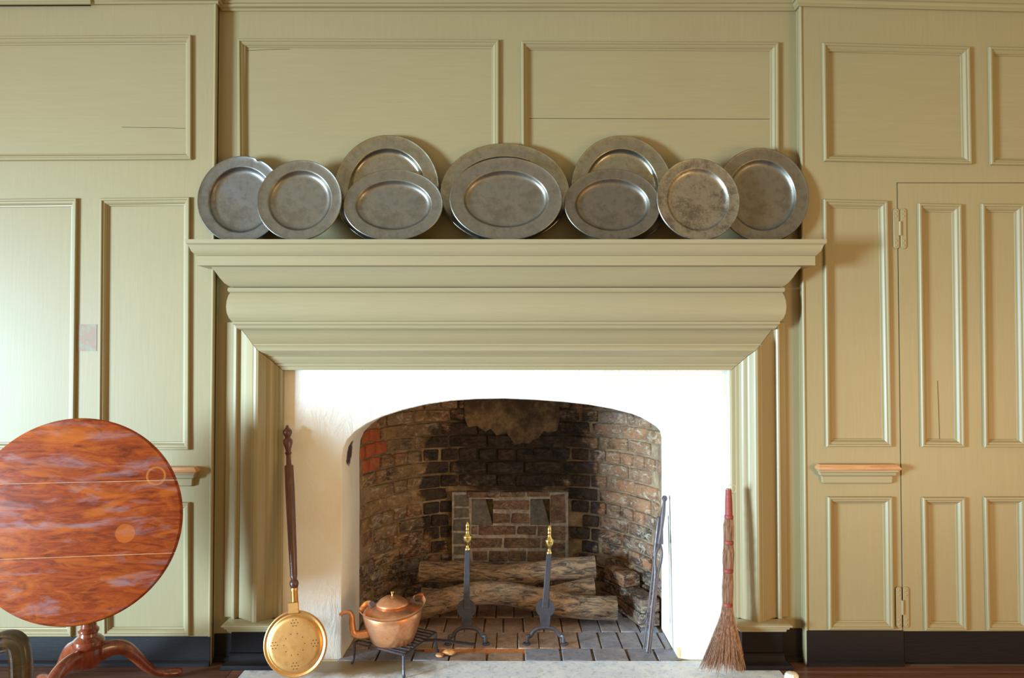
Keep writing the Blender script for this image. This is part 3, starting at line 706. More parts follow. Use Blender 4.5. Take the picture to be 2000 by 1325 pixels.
# left jamb, lintel, right jamb as three mitred pieces
def piece(i):
    P_ = bpath
    vs = []; 
    for d, h in bpro:
        of = offset(P_, -d, False)
        for k in (i, i + 1):
            a, b = of[k]; vs.append((a, -h, b - (.0022 if i != 1 and k in (1, 2) else 0)))
    n_ = len(bpro); fs = [(j * 2, j * 2 + 1, j * 2 + 3, j * 2 + 2) for j in range(n_ - 1)]
    fs += [tuple(j * 2 for j in range(n_)), tuple(j * 2 + 1 for j in range(n_))]
    return MB().add(vs, fs)
for i, nm in ((0, 'jamb_moulding'), (1, 'lintel_moulding'), (2, 'jamb_moulding')):
    piece(i).build(nm, M_mantel if i == 1 else M_mantelv, mp_, smooth=28)
# plain outer boards beside the jamb mouldings
for a, b in ((440, 458), (1522, 1536)):
    xa, xb = U(a, 900, -.01)[0], U(b, 900, -.01)[0]; MB().box(xa, xb, -.010, -.0, capz, zt_).build('outer_board', M_mantelv, mp_, bevel=.002)
# caps and plinths
for side in (0, 1):
    xa, xb = ((U(462, 1220, -.09)[0], U(528, 1220, -.09)[0]) if side == 0 else (U(1462, 1220, -.09)[0], U(1524, 1220, -.09)[0]))
    if side == 0: xa, xb = xo0 + .012, xo0 + .205 - .012
    else: xa, xb = xo1 - .205 + .012, xo1 - .012
    zc0 = U(500, 1236, -.1)[1]; h = capz - zc0
    pth = [(xa, -.0), (xa, -.075), (xb, -.075), (xb, -.0)]
    cap = [(-.06, h), (.014, h), (.026, h - .006), (.026, h - .012), (.018, h - .016), (.016, h - .024), (.008, h - .028), (.007, h - .036), (0, h - .040), (0, 0), (-.06, 0)]
    sweep(pth, [(-d, z_ + zc0) for d, z_ in cap], cvp).build('jamb_cap', M_mantel, mp_, smooth=30)
    pl = [(-.06, zc0), (-.006, zc0 - .0), (-.006, .062), (.0, .060), (.0, .050), (.004, .034), (.014, .022), (.024, .018), (.028, .010), (.028, 0.001), (-.06, 0.001)]
    sweep(pth, [(-d, z_) for d, z_ in pl], cvp).build('plinth', M_black, mp_, smooth=30)
    MB().box(xa + .004, xb - .004, -.03, -.0, .001, capz).build('plinth_core', M_black, mp_)

# ------------------------------------------------------------------ pewter plates on the shelf
ZS = zs_ + .0008
def plate(cx, w, py_top, yb, yt, ratio, rim, mat, label, deep=.022, nick=None, roll=0):
    ztop = U(cx, py_top, yt)[1]; H = math.hypot(ztop - ZS, yb - yt); th = math.asin(min(.9, (yt - yb) / H))
    ymid = (yb + yt) / 2; a = w * (CD + ymid) / F / 2; b = H / 2
    xc = U(cx, 400, ymid)[0]
    rm = rim * (CD + ymid) / F
    # t = distance from the edge, h = towards the viewer
    pr = [(0, .001), (.0008, .003), (.003, .0042), (.006, .003), (.009, .002), (rm * .5, .0005), (rm - .004, -.001), (rm, -.0015), (rm + .002, -.003), (rm + .006, -deep * .45), (rm + .012, -deep * .78), (rm + .020, -deep * .95), (rm + .03, -deep), (min(a, b) * .75, -deep * .97), (min(a, b) - .0005, -deep * .97)]
    back = [(0, .001), (.002, -.0015), (rm * .5, -.0025), (rm - .002, -.0045), (rm + .004, -deep * .6 - .003), (rm + .014, -deep - .003), (min(a, b) - .001, -deep - .003)]
    seg = 96; vs = []
    def ringp(t, h):
        for k in range(seg):
            an = 2 * math.pi * k / seg; tt = t
            if nick is not None and t < .012:
                dd = abs((an - nick + math.pi) % (2 * math.pi) - math.pi)
                if dd < .07: tt = t + .012 * (1 - dd / .07) * (1 - t / .012)
            ea, eb = a - tt, b - tt
            vs.append((ea * math.cos(an), -h, eb * math.sin(an)))
    for t, h in pr: ringp(t, h)
    for t, h in back[1:]: ringp(t, h)
    n1 = len(pr); n2 = len(back) - 1
    fs = [(i * seg + k, i * seg + (k + 1) % seg, (i + 1) * seg + (k + 1) % seg, (i + 1) * seg + k) for i in range(n1 - 1) for k in range(seg)]
    fs.append(tuple((n1 - 1) * seg + k for k in range(seg)))
    idx = [0] + [n1 + i for i in range(n2)]
    fs += [(idx[i + 1] * seg + k, idx[i + 1] * seg + (k + 1) % seg, idx[i] * seg + (k + 1) % seg, idx[i] * seg + k) for i in range(n2) for k in range(seg)]
    fs.append(tuple(idx[-1] * seg + k for k in range(seg)))
    o = MB().add(vs, fs).build('oval_platter' if ratio else 'plate', mat, smooth=40)
    o.rotation_euler = (-th, 0, 0); o.location = (xc, ymid, ZS + (ztop - ZS) / 2)
    tag(o, label, 'platter' if ratio else 'plate', 'pewter plates on the mantel shelf')
    return o
YW = -.022
plate(470, 170, 305, -.085, YF - .008, 0, 21, M_pew[0], 'leftmost pewter plate, blue-grey with a nick in its top rim', nick=math.radians(68))
plate(585, 167, 313, -.155, -.095, 0, 21, M_pew[1], 'plain round pewter plate, second from the left, overlapping the nicked plate')
plate(755, 206, 264, -.085, YW, 0, 27, M_pew[2], 'large round pewter charger behind the left oval platter')
plate(768, 196, 331, -.150, -.082, 1, 23, M_pew[1], 'smaller oval pewter platter in front of the left round charger', .02)
plate(986, 254, 280, -.095, YW, 1, 27, M_pew[2], 'largest oval pewter platter at the centre back, bright polished rim', .02)
plate(988, 221, 308, -.158, -.088, 1, 27, M_pew[1], 'oval pewter platter in front of the largest centre platter', .02)
plate(1215, 200, 265, -.085, YW, 0, 27, M_pew[2], 'large round pewter charger behind the right oval platter')
plate(1196, 189, 330, -.150, -.082, 1, 21, M_pew[4], 'dull grey-brown oval pewter platter in front of the right charger', .02)
plate(1363.5, 163, 310, -.158, -.098, 0, 20, M_pew[3], 'dark mottled round pewter plate, second from the right end', .016)
plate(1489, 182, 289, -.100, YF - .008, 0, 24, M_pew[4], 'rightmost round pewter plate with dents in its rim', .02)

# ------------------------------------------------------------------ tilt-top table
TX, TY = -1.60, -.40
tb = thing('tilt_top_table', 'round mahogany table with its top tipped upright, on three curved legs', 'table', (TX, TY, 0))
TR = .377
cuts = [-TR, (1014 - 1082) / 525 * 1.0, (1014 - 941) / 525 * 1.0, TR]
for c0, c1 in zip(cuts, cuts[1:]):
    # outline of one board: chord slice of the disc
    g0, g1 = c0 + (.0011 if c0 > -TR else 0), c1 - (.0011 if c1 < TR else 0)
    a0 = math.asin(max(-1, g0 / TR)); a1 = math.asin(min(1, g1 / TR)); N = 28
    ring = [(math.cos(a0 + (a1 - a0) * k / N), math.sin(a0 + (a1 - a0) * k / N)) for k in range(N + 1)] + [(-math.cos(a1 - (a1 - a0) * k / N), math.sin(a1 - (a1 - a0) * k / N)) for k in range(N + 1)]
    prof = [(-.008, .0), (-.003, -.0015), (0, -.007), (-.001, -.014), (-.006, .0)]
    layers = [(TR - .009, -.011), (TR - .004, -.0095), (TR, -.004), (TR, .004), (TR - .006, .010)]
    vs = []; n_ = len(ring)
    for r_, y_ in layers:
        for cx_, sx__ in ring:
            zz = sx__ * TR; zz = min(max(sx__ * r_, g0), g1) if (c0 <= -TR + 1e-6 or c1 >= TR - 1e-6) else sx__ * TR
            xx = math.copysign(math.sqrt(max(0, r_ * r_ - zz * zz)), cx_) if abs(cx_) > 1e-9 else 0
            vs.append(tilt(xx, y_, zz))
    fs = [(j * n_ + i, j * n_ + (i + 1) % n_, (j + 1) * n_ + (i + 1) % n_, (j + 1) * n_ + i) for j in range(len(layers) - 1) for i in range(n_)]
    fs += [tuple(range(n_)), tuple((len(layers) - 1) * n_ + i for i in range(n_))]
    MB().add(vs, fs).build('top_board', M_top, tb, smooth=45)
for zj, mt_ in ((cuts[1], M_bare), (cuts[2], M_bare)):
    hw = math.sqrt(TR * TR - zj * zj) - .006
    MB().add([tilt(a * hw, b, zj + c * .0009) for a in (-1, 1) for b in (-.0109, .006) for c in (-1, 1)], [(0, 1, 3, 2), (4, 6, 7, 5), (0, 4, 5, 1), (2, 3, 7, 6), (0, 2, 6, 4), (1, 5, 7, 3)]).build('joint_filler', mt_, tb)
bl_ = MB()
for s_ in (-.12, .12):
    vs = [tilt(s_ + a * .018, .0105 + b * .022, c * .28) for a in (-1, 1) for b in (0, 1) for c in (-1, 1)]
    bl_.add(vs, [(0, 1, 3, 2), (4, 6, 7, 5), (0, 4, 5, 1), (2, 3, 7, 6), (0, 2, 6, 4), (1, 5, 7, 3)])
bl_.build('cleats', M_legwood, tb)
MB().lathe([(.0, .135), (.036, .137), (.044, .15), (.046, .19), (.046, .205), (.053, .212), (.056, .224), (.054, .236), (.044, .246), (.033, .252), (.031, .262), (.036, .268), (.036, .276), (.028, .284), (.026, .30), (.030, .34), (.038, .39), (.040, .43), (.030, .48), (.022, .54), (.020, .60), (.024, .66), (.024, .70)], 32, (TX, TY, 0)).build('column', M_legwood, tb)
def cab_leg(foot, name='leg'):
    f = Vector(foot); d = Vector((f.x - TX, f.y - TY, 0)); L = d.length; d.normalize(); b = Vector((TX, TY, 0))
    keys = [(.020, .165, (.036, .017)), (.055, .178, (.036, .019)), (.10, .182, (.031, .021)), (.15, .166, (.027, .022)), (.195, .125, (.023, .020)), (.235, .080, (.019, .017)), (.275, .045, (.015, .015)), (.315, .028, (.014, .016)), (.345, .022, (.016, .022)), (.372, .019, (.016, .026)), (.392, .018, (.012, .022)), (.40, .017, (.004, .008))]
    k = L / .392
    pts = [b + d * (a * k) + Vector((0, 0, z)) for a, z, r in keys]
    sp_ = smooth_path(pts, 4); rr = []
    for i in range(len(sp_)):
        t = i / 4; i0 = min(int(t), len(keys) - 2); u = t - i0; r0, r1 = keys[i0][2], keys[i0 + 1][2]; rr.append((r0[0] + (r1[0] - r0[0]) * u, r0[1] + (r1[1] - r0[1]) * u))
    o = MB().tube(sp_, rr, 16, up=(0, 0, 1)).build(name, M_legwood, tb, smooth=60)
cab_leg((U(352, 1308, -.15)[0], -.15, 0)); cab_leg((U(82, 1315, -.20)[0], -.20, 0)); cab_leg((TX - .075, TY - .40, 0))

# ------------------------------------------------------------------ warming pan
pb = G(578, 1327); ptop = U3(561, 834, -.018)
pc = U3(577, 1258, -.196)
wp = thing('warming_pan', 'brass warming pan with a long dark turned handle leaning beside the white plaster', 'warming pan', (pc.x, -.2, 0))
ax = (ptop - U3(571, 1180, -.155)).normalized()      # along the handle
fr = Vector((0, -1, 0)); fr = (fr - ax * fr.dot(ax)).normalized(); rt = ax.cross(fr)
PR = .129
hub = pc
zlow = hub.z - PR * ax.z
if zlow < .012: hub = hub + Vector((0, 0, .012 - zlow))
MB().lathe([(0, -.050), (.095, -.050), (.112, -.042), (.122, -.012), (.127, -.004), (.129, -.001), (.129, .001), (.124, .002), (.1, .0)], 64, hub, fr).build('pan', M_brass, wp)
MB().lathe([(.126, .0015), (.1285, .004), (.128, .007), (.124, .009), (.119, .008), (.115, .006), (.111, .007), (.106, .012), (.100, .0145), (.090, .0150), (.06, .0155), (.02, .016), (0, .016)], 64, hub, fr).build('lid', M_brass, wp)
hb = MB()
def hole_at(u, v): hb.lathe([(.0019, .0), (.0019, .0008), (0, .0009)], 8, hub + rt * u + ax * v + fr * .0156, fr)
for a in (80, 170, 262, 350):
    cx_, cy_ = .082 * math.cos(math.radians(a + 8)), .082 * math.sin(math.radians(a + 8)); hole_at(cx_, cy_)
    for k in range(6): hole_at(cx_ + .013 * math.cos(k * math.pi / 3), cy_ + .013 * math.sin(k * math.pi / 3))
for k in range(10): hole_at(.042 * math.cos(k * math.pi / 5), .042 * math.sin(k * math.pi / 5))
hb.build('perforations', M_hole, wp, kind='stuff')
s0 = hub + ax * (PR - .012) - fr * .012
def along(v): return s0 + ax * v
top_l = (ptop - s0).dot(ax)
axh = (ptop - s0).normalized()
tg = MB(); 
for (v0, v1, w_) in ((.0, .045, .022),):
    vs = [s0 + axh * v + rt * (s_ * w_) + fr * d_ for v in (v0, v1) for s_ in (-1, 1) for d_ in (.018, .028)]
    tg.add(vs, [(0, 1, 3, 2), (4, 6, 7, 5), (0, 4, 5, 1), (2, 3, 7, 6), (0, 2, 6, 4), (1, 5, 7, 3)])
tg.build('hinge_plate', M_brass, wp, bevel=.003)
MB().lathe([(.0125, .03), (.014, .035), (.0135, .085), (.0155, .09), (.0145, .098)], 20, s0, axh).build('ferrule', M_brass, wp)
L = (ptop - s0).length
hp = [(.0, .096), (.014, .098), (.0165, .106), (.019, .116), (.0165, .126), (.012, .132), (.0145, .15), (.0165, .25), (.0185, .40), (.0195, .50), (.0185, .60), (.0165, L - .23), (.0185, L - .222), (.0185, L - .214), (.011, L - .206), (.012, L - .196), (.0185, L - .184), (.0185, L - .172), (.011, L - .160), (.0095, L - .125), (.0115, L - .118), (.0155, L - .113), (.010, L - .106), (.0135, L - .092), (.0195, L - .070), (.0195, L - .058), (.011, L - .047), (.0125, L - .042), (.0195, L - .028), (.0185, L - .016), (.011, L - .008), (.0065, L - .003), (.006, L + .004), (0, L + .008)]
MB().lathe(hp, 24, s0, axh).build('handle', M_handle, wp, smooth=50)

# ------------------------------------------------------------------ trivet and kettle
A_ = G(692, 1297); B_ = G(788, 1323); C_ = G(851, 1275); D_ = A_ + (C_ - B_)
TZ = .088
tr = thing('trivet', 'low black iron gridiron with long flat handle standing on the hearth', 'trivet', ((A_.x + C_.x) / 2, (A_.y + C_.y) / 2, 0))
up_ = lambda p, z_=TZ: Vector((p.x, p.y, z_))
fm = MB()
for p, q in ((A_, B_), (B_, C_), (C_, D_), (D_, A_)): fm.tube([up_(p), up_(q)], [(.004, .006)] * 2, 4)
fm.build('frame', M_iron, tr)
for k in range(1, 9):
    t = k / 9; MB().tube([up_(A_.lerp(D_, t)), up_(B_.lerp(C_, t))], [(.003, .0075)] * 2, 6).build('bar', M_iron, tr)
cen = (A_ + C_) / 2
for p in (A_, B_, C_, D_):
    o_ = (p - cen).normalized() * .006
    MB().tube(smooth_path([up_(p, TZ), up_(p, .06), up_(p + o_ * .3, .03), up_(p + o_ * 1.2, .010), up_(p + o_ * 2.4, .0055)], 3), [.006] * 9 + [.0065, .0065, .007, .0055], 8).build('leg', M_iron, tr)
h0 = up_(B_.lerp(C_, .62)); h1 = U3(928, 1259, h0.y + .02)
MB().tube(smooth_path([h0, h0.lerp(h1, .3) + Vector((0, 0, .006)), h0.lerp(h1, .85), h1], 5), [(.004, .015)] * 12 + [(.004, .016), (.004, .018), (.004, .018), (.003, .010)], 8, up=(0, 0, 1)).build('handle', M_iron, tr)

KC = Vector((U(766, 1240, -.03)[0], -.03, TZ + .005))
kt = thing('copper_kettle', 'copper kettle with goose-neck spout and dropped strap handle, on the iron gridiron', 'kettle', KC)
MB().lathe([(0, .0), (.076, .0), (.085, .003), (.091, .010), (.101, .035), (.113, .07), (.121, .10), (.124, .118), (.122, .130), (.115, .138), (.104, .144), (.085, .150), (.070, .153), (.064, .154), (.064, .158)], 56, KC).build('body', M_copper, kt, smooth=50)
lid = MB().lathe([(.0, .155), (.066, .155), (.069, .158), (.068, .162), (.062, .168), (.052, .178), (.036, .188), (.018, .193), (0, .194)], 48, KC).build('lid', M_copper, kt, smooth=60)
MB().lathe([(.004, .192), (.0035, .198), (.003, .201), (.007, .204), (.008, .208), (.006, .212), (0, .213)], 20, KC).build('knob', M_finial, lid)
sd = Vector((-1, -.25, 0)).normalized()                # the spout's side
spp = smooth_path([KC + sd * .080 + Vector((0, 0, .045)), KC + sd * .125 + Vector((0, 0, .038)), KC + sd * .160 + Vector((0, 0, .048)), KC + sd * .168 + Vector((0, 0, .085)), KC + sd * .170 + Vector((0, 0, .120)), KC + sd * .182 + Vector((0, 0, .139)), KC + sd * .205 + Vector((0, 0, .137)), KC + sd * .216 + Vector((0, 0, .128))], 5)
MB().tube(spp, [.021 - .0135 * min(1, i / 28) for i in range(len(spp))], 18, up=(0, 1, 0)).build('spout', M_copper, kt, smooth=60)
ea = KC - sd * -.078 ; eb = KC + sd * -.078
for e_, n_ in ((KC + sd * .086, 1), (KC - sd * .086, 2)):
    MB().lathe([(.0, -.0045), (.011, -.0045), (.0115, 0), (.011, .0045), (0, .0045)], 20, e_ + Vector((0, 0, .168)), Vector((sd.y, -sd.x, 0))).tube([e_ + Vector((0, 0, .140)), e_ + Vector((0, 0, .168))], [(.0035, .007)] * 2, 8, up=(sd.y, -sd.x, 0)).build('ear', M_iron2, kt)
# strap handle lying forward around the shoulder
fwd = Vector((sd.y, -sd.x, 0)); fwd = fwd if fwd.y < 0 else -fwd
hpts = []
for k in range(0, 25):
    t = math.pi * k / 24; r_ = .133
    hpts.append(KC + sd * (math.cos(t) * (r_ + .004)) + fwd * (math.sin(t) * r_) + Vector((0, 0, .148 - .024 * math.sin(t) + .020 * (1 - math.cos(t)) / 2)))
s_end = KC + sd * .092 + Vector((0, 0, .168)); e_end = KC - sd * .092 + Vector((0, 0, .172))
hpts = [s_end, KC + sd * .112 + Vector((0, 0, .166)) - fwd * .002] + hpts[1:-1] + [KC - sd * .128 - fwd * .010 + Vector((0, 0, .175)), KC - sd * .122 - fwd * .012 + Vector((0, 0, .186)), e_end + Vector((0, 0, .012)), e_end]
hpts = smooth_path(hpts, 2)
MB().tube(hpts, [(.0115, .002)] * len(hpts), 8, up=(0, 0, 1)).build('handle', M_copper, kt, smooth=60)

# ------------------------------------------------------------------ andirons
def andiron(cx, ptip, pbot, label, pdisc):
    yA = .20; x0 = U(cx, 1240, yA)[0]
    t = thing('andiron', label, 'andiron', (x0, yA, 0), 'pair of andirons')
    top = U3(ptip[0], ptip[1], yA); fin0 = U3(ptip[0] - .3 * (ptip[0] - pdisc[0]) / 1.4 * .4, ptip[1] + 55, yA); disc = U3(pdisc[0], pdisc[1], yA); neck = U3(cx, 1216, yA); foot = U3(cx, 1221, yA)
    ax_ = (fin0 - disc).normalized()
    MB().tube([disc, fin0], [(.0145, .005), (.0105, .005)], 4, up=(1, 0, 0)).build('shaft', M_iron, t) if False else None
    w0, w1 = .0145, .0115
    MB().prism([(disc.x - w0, disc.z), (disc.x + w0, disc.z), (fin0.x + w1, fin0.z), (fin0.x - w1, fin0.z)], yA - .006, yA + .006).build('shaft', M_iron, t, bevel=.002)
    MB().lathe([(0, 0), (.043, 0), (.044, .004), (.043, .008), (0, .008)], 40, (disc.x, yA + .0045, disc.z), (0, -1, 0)).build('disc', M_iron, t)
    MB().prism([(foot.x - .020, foot.z - .02), (foot.x + .020, foot.z - .02), (disc.x + .026, disc.z - .03), (disc.x - .026, disc.z - .03)], yA - .005, yA + .005).build('neck', M_iron, t, bevel=.002)
    for s_ in (-1, 1):
        pts = [Vector((foot.x - s_ * .004, yA, foot.z - .012)), Vector((foot.x + s_ * .030, yA, foot.z - .016)), Vector((foot.x + s_ * .052, yA - .002, foot.z - .028)), Vector((foot.x + s_ * .069, yA - .007, foot.z - .050)), Vector((foot.x + s_ * .079, yA - .012, .038)), Vector((foot.x + s_ * .082, yA - .014, .010))]
        lg = MB().tube(smooth_path(pts, 5), [(.0065, .0085)] * 26, 10, up=(0, 1, 0)).build('leg', M_iron, t)
        MB().lathe([(0, .0), (.017, .0), (.018, .004), (.014, .008), (0, .010)], 24, (foot.x + s_ * .086, yA - .014, .001)).build('foot_pad', M_iron, lg)
    MB().tube(smooth_path([(foot.x, yA, foot.z - .01), (foot.x, .30, .066), (foot.x, .62, .060), (foot.x, .74, .050), (foot.x, .755, .0)], 4), [(.008, .008)] * 17, 6).build('log_bar', M_iron, t)
    H = (top - fin0).length
    prof = [(.0, 0), (.013, .0), (.013, .006), (.008, .012), (.0065, .020), (.009, .026), (.016, .036), (.0205, .048), (.021, .060), (.0215, .064), (.019, .068), (.011, .076), (.008, .086), (.0075, .092), (.0095, .095), (.0085, .101), (.0075, .108), (.0098, .115), (.0085, .123), (.004, .130), (.0035, .134), (0, .137)]
    prof = [(r, z_ * H / .137) for r, z_ in prof]
    MB().lathe(prof, 28, fin0, top - fin0).build('finial', M_finial, t, smooth=50)
andiron(913, (913, 1019), None, 'left iron andiron with brass urn finial, standing before the logs', (911, 1190))
andiron(1065, (1073, 1026), None, 'right iron andiron with brass urn finial, leaning slightly before the logs', (1065, 1188))

# ------------------------------------------------------------------ logs
def log(name, pts, radii, seed, label, cut=8):
    P = smooth_path(pts, 8); n = len(P); seg = 40; vs = []
    T = [(P[min(i + 1, n - 1)] - P[max(i - 1, 0)]).normalized() for i in range(n)]; u = Vector((0, 0, 1)); o = P[n // 2].copy(); o.z = min(p.z for p in P) - max(radii)
    for i in range(n):
        u = (u - T[i] * u.dot(T[i])).normalized(); w = T[i].cross(u); t = i / (n - 1) * (len(radii) - 1); i0 = min(int(t), len(radii) - 2); r = radii[i0] + (radii[i0 + 1] - radii[i0]) * (t - i0)
        for k in range(seg):
            a = 2 * math.pi * k / seg; dv = u * math.cos(a) + w * math.sin(a)
            nz = noise.noise(Vector((math.cos(a) * 1.1, math.sin(a) * 1.1, P[i].x * 5 + seed * 9))) * .13 + noise.noise(Vector((math.cos(a) * 4.5, math.sin(a) * 4.5, P[i].x * 9 + seed))) * .05
            vs.append(P[i] + dv * r * (1 + nz))
    mb = MB().add(vs, [(i * seg + k, i * seg + (k + 1) % seg, (i + 1) * seg + (k + 1) % seg, (i + 1) * seg + k) for i in range(n - 1) for k in range(seg)])
    lowest = min(v.z for v in vs)
    lo = Vector((o.x, o.y, max(lowest, 0)))
    ob = thing(name, label, 'log', lo, 'logs in the firebox')
    mb.build('bark', M_bark, ob, smooth=60)
    for e in (0, n - 1):
        ring = [vs[e * seg + k] for k in range(seg)]; c_ = sum(ring, Vector()) / seg + T[e] * (.002 if e else -.002)
        MB().add(ring + [c_], [(k, (k + 1) % seg, seg) for k in range(seg)]).build('cut_end', M_end, ob, smooth=0)
    return ob
yl = .46
log('firewood_log', [U3(800, 1192, yl), U3(850, 1179, yl), U3(905, 1164, yl), U3(955, 1159, yl + .01), U3(1010, 1164, yl), U3(1070, 1175, yl), U3(1135, 1186, yl), U3(1204, 1188, yl)], [.060, .056, .054, .055, .056, .056, .055, .055, .057], 1, 'front log of the fire, arched in the middle and thick at its right end')
yl = .585
log('firewood_log', [U3(822, 1162, yl), U3(900, 1168, yl), U3(1000, 1168, yl), U3(1070, 1162, yl), U3(1125, 1153, yl), U3(1161, 1150, yl)], [.034, .036, .038, .040, .046, .056], 2, 'middle log mostly hidden behind the front one, knotty right end showing')
yl = .665
log('firewood_log', [U3(820, 1117, yl), U3(900, 1119, yl), U3(980, 1122, yl), U3(1060, 1116, yl), U3(1120, 1111, yl), U3(1162, 1109, yl)], [.054, .054, .051, .051, .056, .060], 3, 'topmost log of the fire, straight and lying on the middle one')

# ------------------------------------------------------------------ fire tools at the right jamb
yt_ = .16
T0 = G(1266, 1280); T1 = U3(1298, 974, .20)
tg = thing('fire_tongs', 'iron fire tongs with a round knob, the taller tool leaning on the right jamb', 'fire tongs', (T0.x, T0.y, 0))
jb = T1.lerp(T0, .30)
MB().tube([T1.lerp(T0, .015), T1.lerp(T0, .10), T1.lerp(T0, .2), jb], [.007, .011, .008, .016], 12).build('grip', M_iron2, tg)
MB().lathe([(0, -.014), (.009, -.011), (.013, 0), (.009, .011), (0, .014)], 20, T1, T1 - T0).build('knob', M_iron2, tg)
for s_ in (-1, 1):
    sdv = Vector((s_, .25 * s_, 0))
    MB().tube(smooth_path([jb, jb.lerp(T0, .07) + sdv * .012, jb.lerp(T0, .16) + sdv * .014, jb.lerp(T0, .30) + sdv * .005, jb.lerp(T0, .7) + sdv * .005, jb.lerp(T0, .95) + sdv * .0045 + Vector((0, 0, .004)), T0 + sdv * .006 + Vector((0, 0, .008))], 5), .0065, 10).build('arm', M_iron2, tg)
Q0 = G(1252, 1258) ; Q0 = Vector((U(1257, 1262, .10)[0], .10, .012)); Q1 = U3(1287, 1013, .215)
pk = thing('fire_poker', 'shorter iron poker with hooked end leaning beside the tongs', 'poker', (Q0.x, Q0.y, 0))
MB().lathe([(0, -.012), (.008, -.009), (.011, 0), (.008, .009), (0, .012)], 20, Q1, Q1 - Q0).build('knob', M_iron2, pk)
MB().tube([Q1, Q1.lerp(Q0, .08), Q1.lerp(Q0, .25), Q1.lerp(Q0, .3)], [.007, .0105, .0095, .006], 10).build('grip', M_iron2, pk)
MB().tube([Q1.lerp(Q0, .28), Q1.lerp(Q0, .6), Q0], [.0055, .005, .004], 8).build('shaft', M_iron2, pk)
hq = Q1.lerp(Q0, .78)
MB().tube(smooth_path([hq + Vector((0, 0, .03)), hq + Vector((-.006, 0, .0)), hq + Vector((-.022, 0, -.020)), hq + Vector((-.040, 0, -.022))], 5), [.0045] * 12 + [.004, .0035, .003, .0015], 8).build('hook', M_iron2, pk)

# ------------------------------------------------------------------ broom
b0 = U3(1423, 957, -.088); 
br = thing('twig_broom', 'reddish twig broom bound with red cord, standing against the right jamb moulding', 'broom', (U(1418, 1250, -.15)[0], -.16, 0))
cl = [U3(1423, 957, -.094), U3(1423.5, 1008, -.104), U3(1423, 1060, -.112), U3(1422, 1115, -.118), U3(1421, 1182, -.126), U3(1419, 1250, -.145), U3(1417, 1316, -.17)]
MB().tube([cl[0], cl[0].lerp(cl[1], .4), cl[1]], [.0125, .0145, .0155], 20).build('grip', M_red, br)
MB().lathe([(.0, -.002), (.011, -.002), (.011, .004), (0, .004)], 14, cl[0], (0, 0, 1)).build('grip_end', M_twig, br)
rp = [cl[0] + Vector((.012 + .019 * math.cos(a), -.004, .004 + .019 * math.sin(a))) for a in [2 * math.pi * k / 24 for k in range(25)]]
MB().tube(rp, .0014, 6, cap=False).build('hanging_loop', M_straw, br)
def rad_at(t):      # bundle radius down the length, t along cl
    return interp([(1.0, .015), (1.35, .0215), (1.8, .021), (2.0, .018), (2.4, .0235), (2.8, .022), (3.0, .0185), (3.5, .0235), (3.85, .021), (4.0, .018), (4.4, .030), (5.0, .055), (5.6, .075), (6.0, .090)], t)
def cl_at(t):
    i = min(int(t), 5); return cl[i].lerp(cl[i + 1], t - i)
bm_ = MB(); rnd = random.Random(3)
for k in range(1500):
    a = rnd.uniform(0, 2 * math.pi); q = math.sqrt(rnd.uniform(.0, 1)); q = .25 + .75 * q
    tend = rnd.uniform(5.3, 6.05); pts = []; wob = rnd.uniform(-.2, .2); st = rnd.uniform(1.0, 1.2) if k % 2 else rnd.uniform(3.9, 4.2)
    t = st
    sxk = 1.0 if math.cos(a) > 0 else 1.35
    while t < tend + .001:
        r = rad_at(t) * q; aa = a + wob * max(0, t - 4) / 2; jx = rnd.uniform(-.0012, .0012)
        fl_ = sxk if t > 4.3 else 1
        p = cl_at(min(t, 6)) + Vector((math.cos(aa) * r * (1 + (fl_ - 1) * (t - 4.3) / 1.7) + jx, math.sin(aa) * r * (.75 if t < 4.3 else .6), 0))
        p.z = max(p.z, .002); pts.append(p); t += .34
    if len(pts) > 1: bm_.tube(pts, [.0011] * (len(pts) - 1) + [.0005], 3, cap=False)
bm_.build('twigs', M_twig, br, kind='stuff', smooth=0)
for t in (1.04, 2.0, 3.0, 4.0):
    c_ = cl_at(t); d_ = (cl_at(t + .01) - cl_at(t - .01)).normalized()
    MB().lathe([(rad_at(t) + .0005, -.008), (rad_at(t) + .003, -.005), (rad_at(t) + .003, .005), (rad_at(t) + .0005, .008)], 20, c_, d_).build('binding', M_red, br)

# ------------------------------------------------------------------ chair (its crest shows at the lower left) and the small white knob
YC = -1.83
ch = thing('chair', 'dark glossy chair with moulded rounded back, cut off at the lower left corner', 'chair', (-1.2, YC + .2, 0))
w3 = lambda px, py: U3(px, py, YC)
R1 = [w3(42, 1700) , w3(41, 1400), w3(40, 1320), w3(38, 1282), w3(32, 1260), w3(18, 1253), w3(-6, 1258), w3(-60, 1282), w3(-200, 1300)]
mid_x = w3(-200, 1300).x
Lm = [Vector((2 * mid_x - p.x, p.y, p.z)) for p in R1[::-1]][1:]
R1[0].z = .45; Lm[-1].z = .45
pth = smooth_path(R1 + Lm, 8)
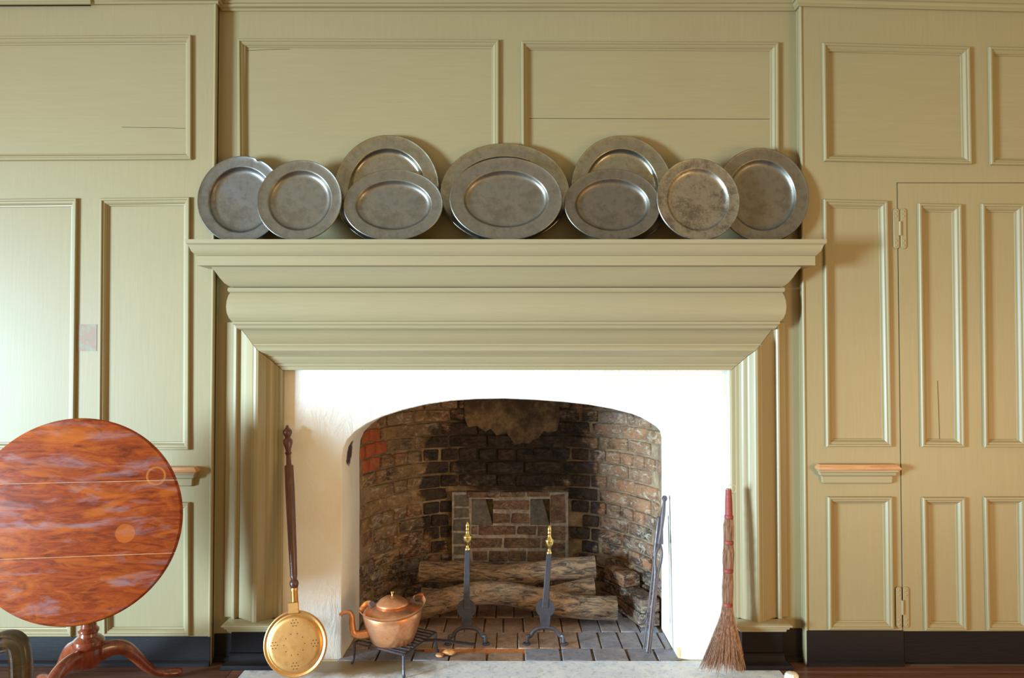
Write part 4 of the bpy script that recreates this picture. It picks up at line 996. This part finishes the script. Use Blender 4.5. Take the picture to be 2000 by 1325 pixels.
# moulded section: across (in the plane of the back) and depth
sec = [(-.0195, .010), (-.0195, -.004), (-.016, -.010), (-.011, -.011), (-.009, -.007), (-.004, -.006), (.002, -.009), (.006, -.013), (.011, -.012), (.013, -.008), (.017, -.009), (.0195, -.004), (.0195, .010)]
vs = []; n_ = len(pth)
for i, p in enumerate(pth):
    T = (pth[min(i + 1, n_ - 1)] - pth[max(i - 1, 0)]).normalized(); N_ = Vector((T.z, 0, -T.x))
    for a, d in sec: vs.append(p - N_ * a * 1.0 + Vector((0, d, 0)))
ns = len(sec)
MB().add(vs, [(i * ns + k, i * ns + (k + 1) % ns, (i + 1) * ns + (k + 1) % ns, (i + 1) * ns + k) for i in range(n_ - 1) for k in range(ns)] + [tuple(range(ns)), tuple((n_ - 1) * ns + k for k in range(ns))]).build('back_frame', M_chair, ch, smooth=50)
xr, xl = pth[0].x, pth[-1].x; xm = (xr + xl) / 2
MB().prism([(xm - .05, .47), (xm + .05, .47), (xm + .035, .60), (xm + .06, .70), (xm - .06, .70), (xm - .035, .60)], YC - .006, YC + .006).build('splat', M_chair, ch, bevel=.003)
MB().box(xl - .01, xr + .01, YC - .015, YC + .42, .40, .45).build('seat_rail', M_chair, ch, bevel=.006)
MB().box(xl + .01, xr - .01, YC + .02, YC + .40, .45, .475).build('seat', M_seat, ch, bevel=.010)
for x in (xl, xr):
    for y in (YC, YC + .40): MB().tube([(x, y, .0), (x, y, .2), (x, y, .42)], [.014, .017, .02], 12).build('leg', M_chair, ch)

kb = U3(1546, 1314, -.30)
wk = thing('white_knob', 'small white faceted knob on the floor at the bottom right of the hearth', 'knob', (kb.x, -.30, 0))
MB().lathe([(.026, .0), (.026, .010), (.015, .018), (.012, .030), (.012, kb.z - .032)], 24, (kb.x, -.30, 0)).build('stem', M_bare, wk)
MB().lathe([(.016, kb.z - .033), (.0285, kb.z - .024), (.0285, kb.z - .012), (.020, kb.z - .002), (.006, kb.z), (0, kb.z)], 8, (kb.x, -.30, 0)).build('cap', M_white, wk, smooth=0)
MB().lathe([(.0028, kb.z - .001), (.0028, kb.z + .0012), (0, kb.z + .0014)], 10, (kb.x, -.30, 0)).build('pin', M_bare, wk)
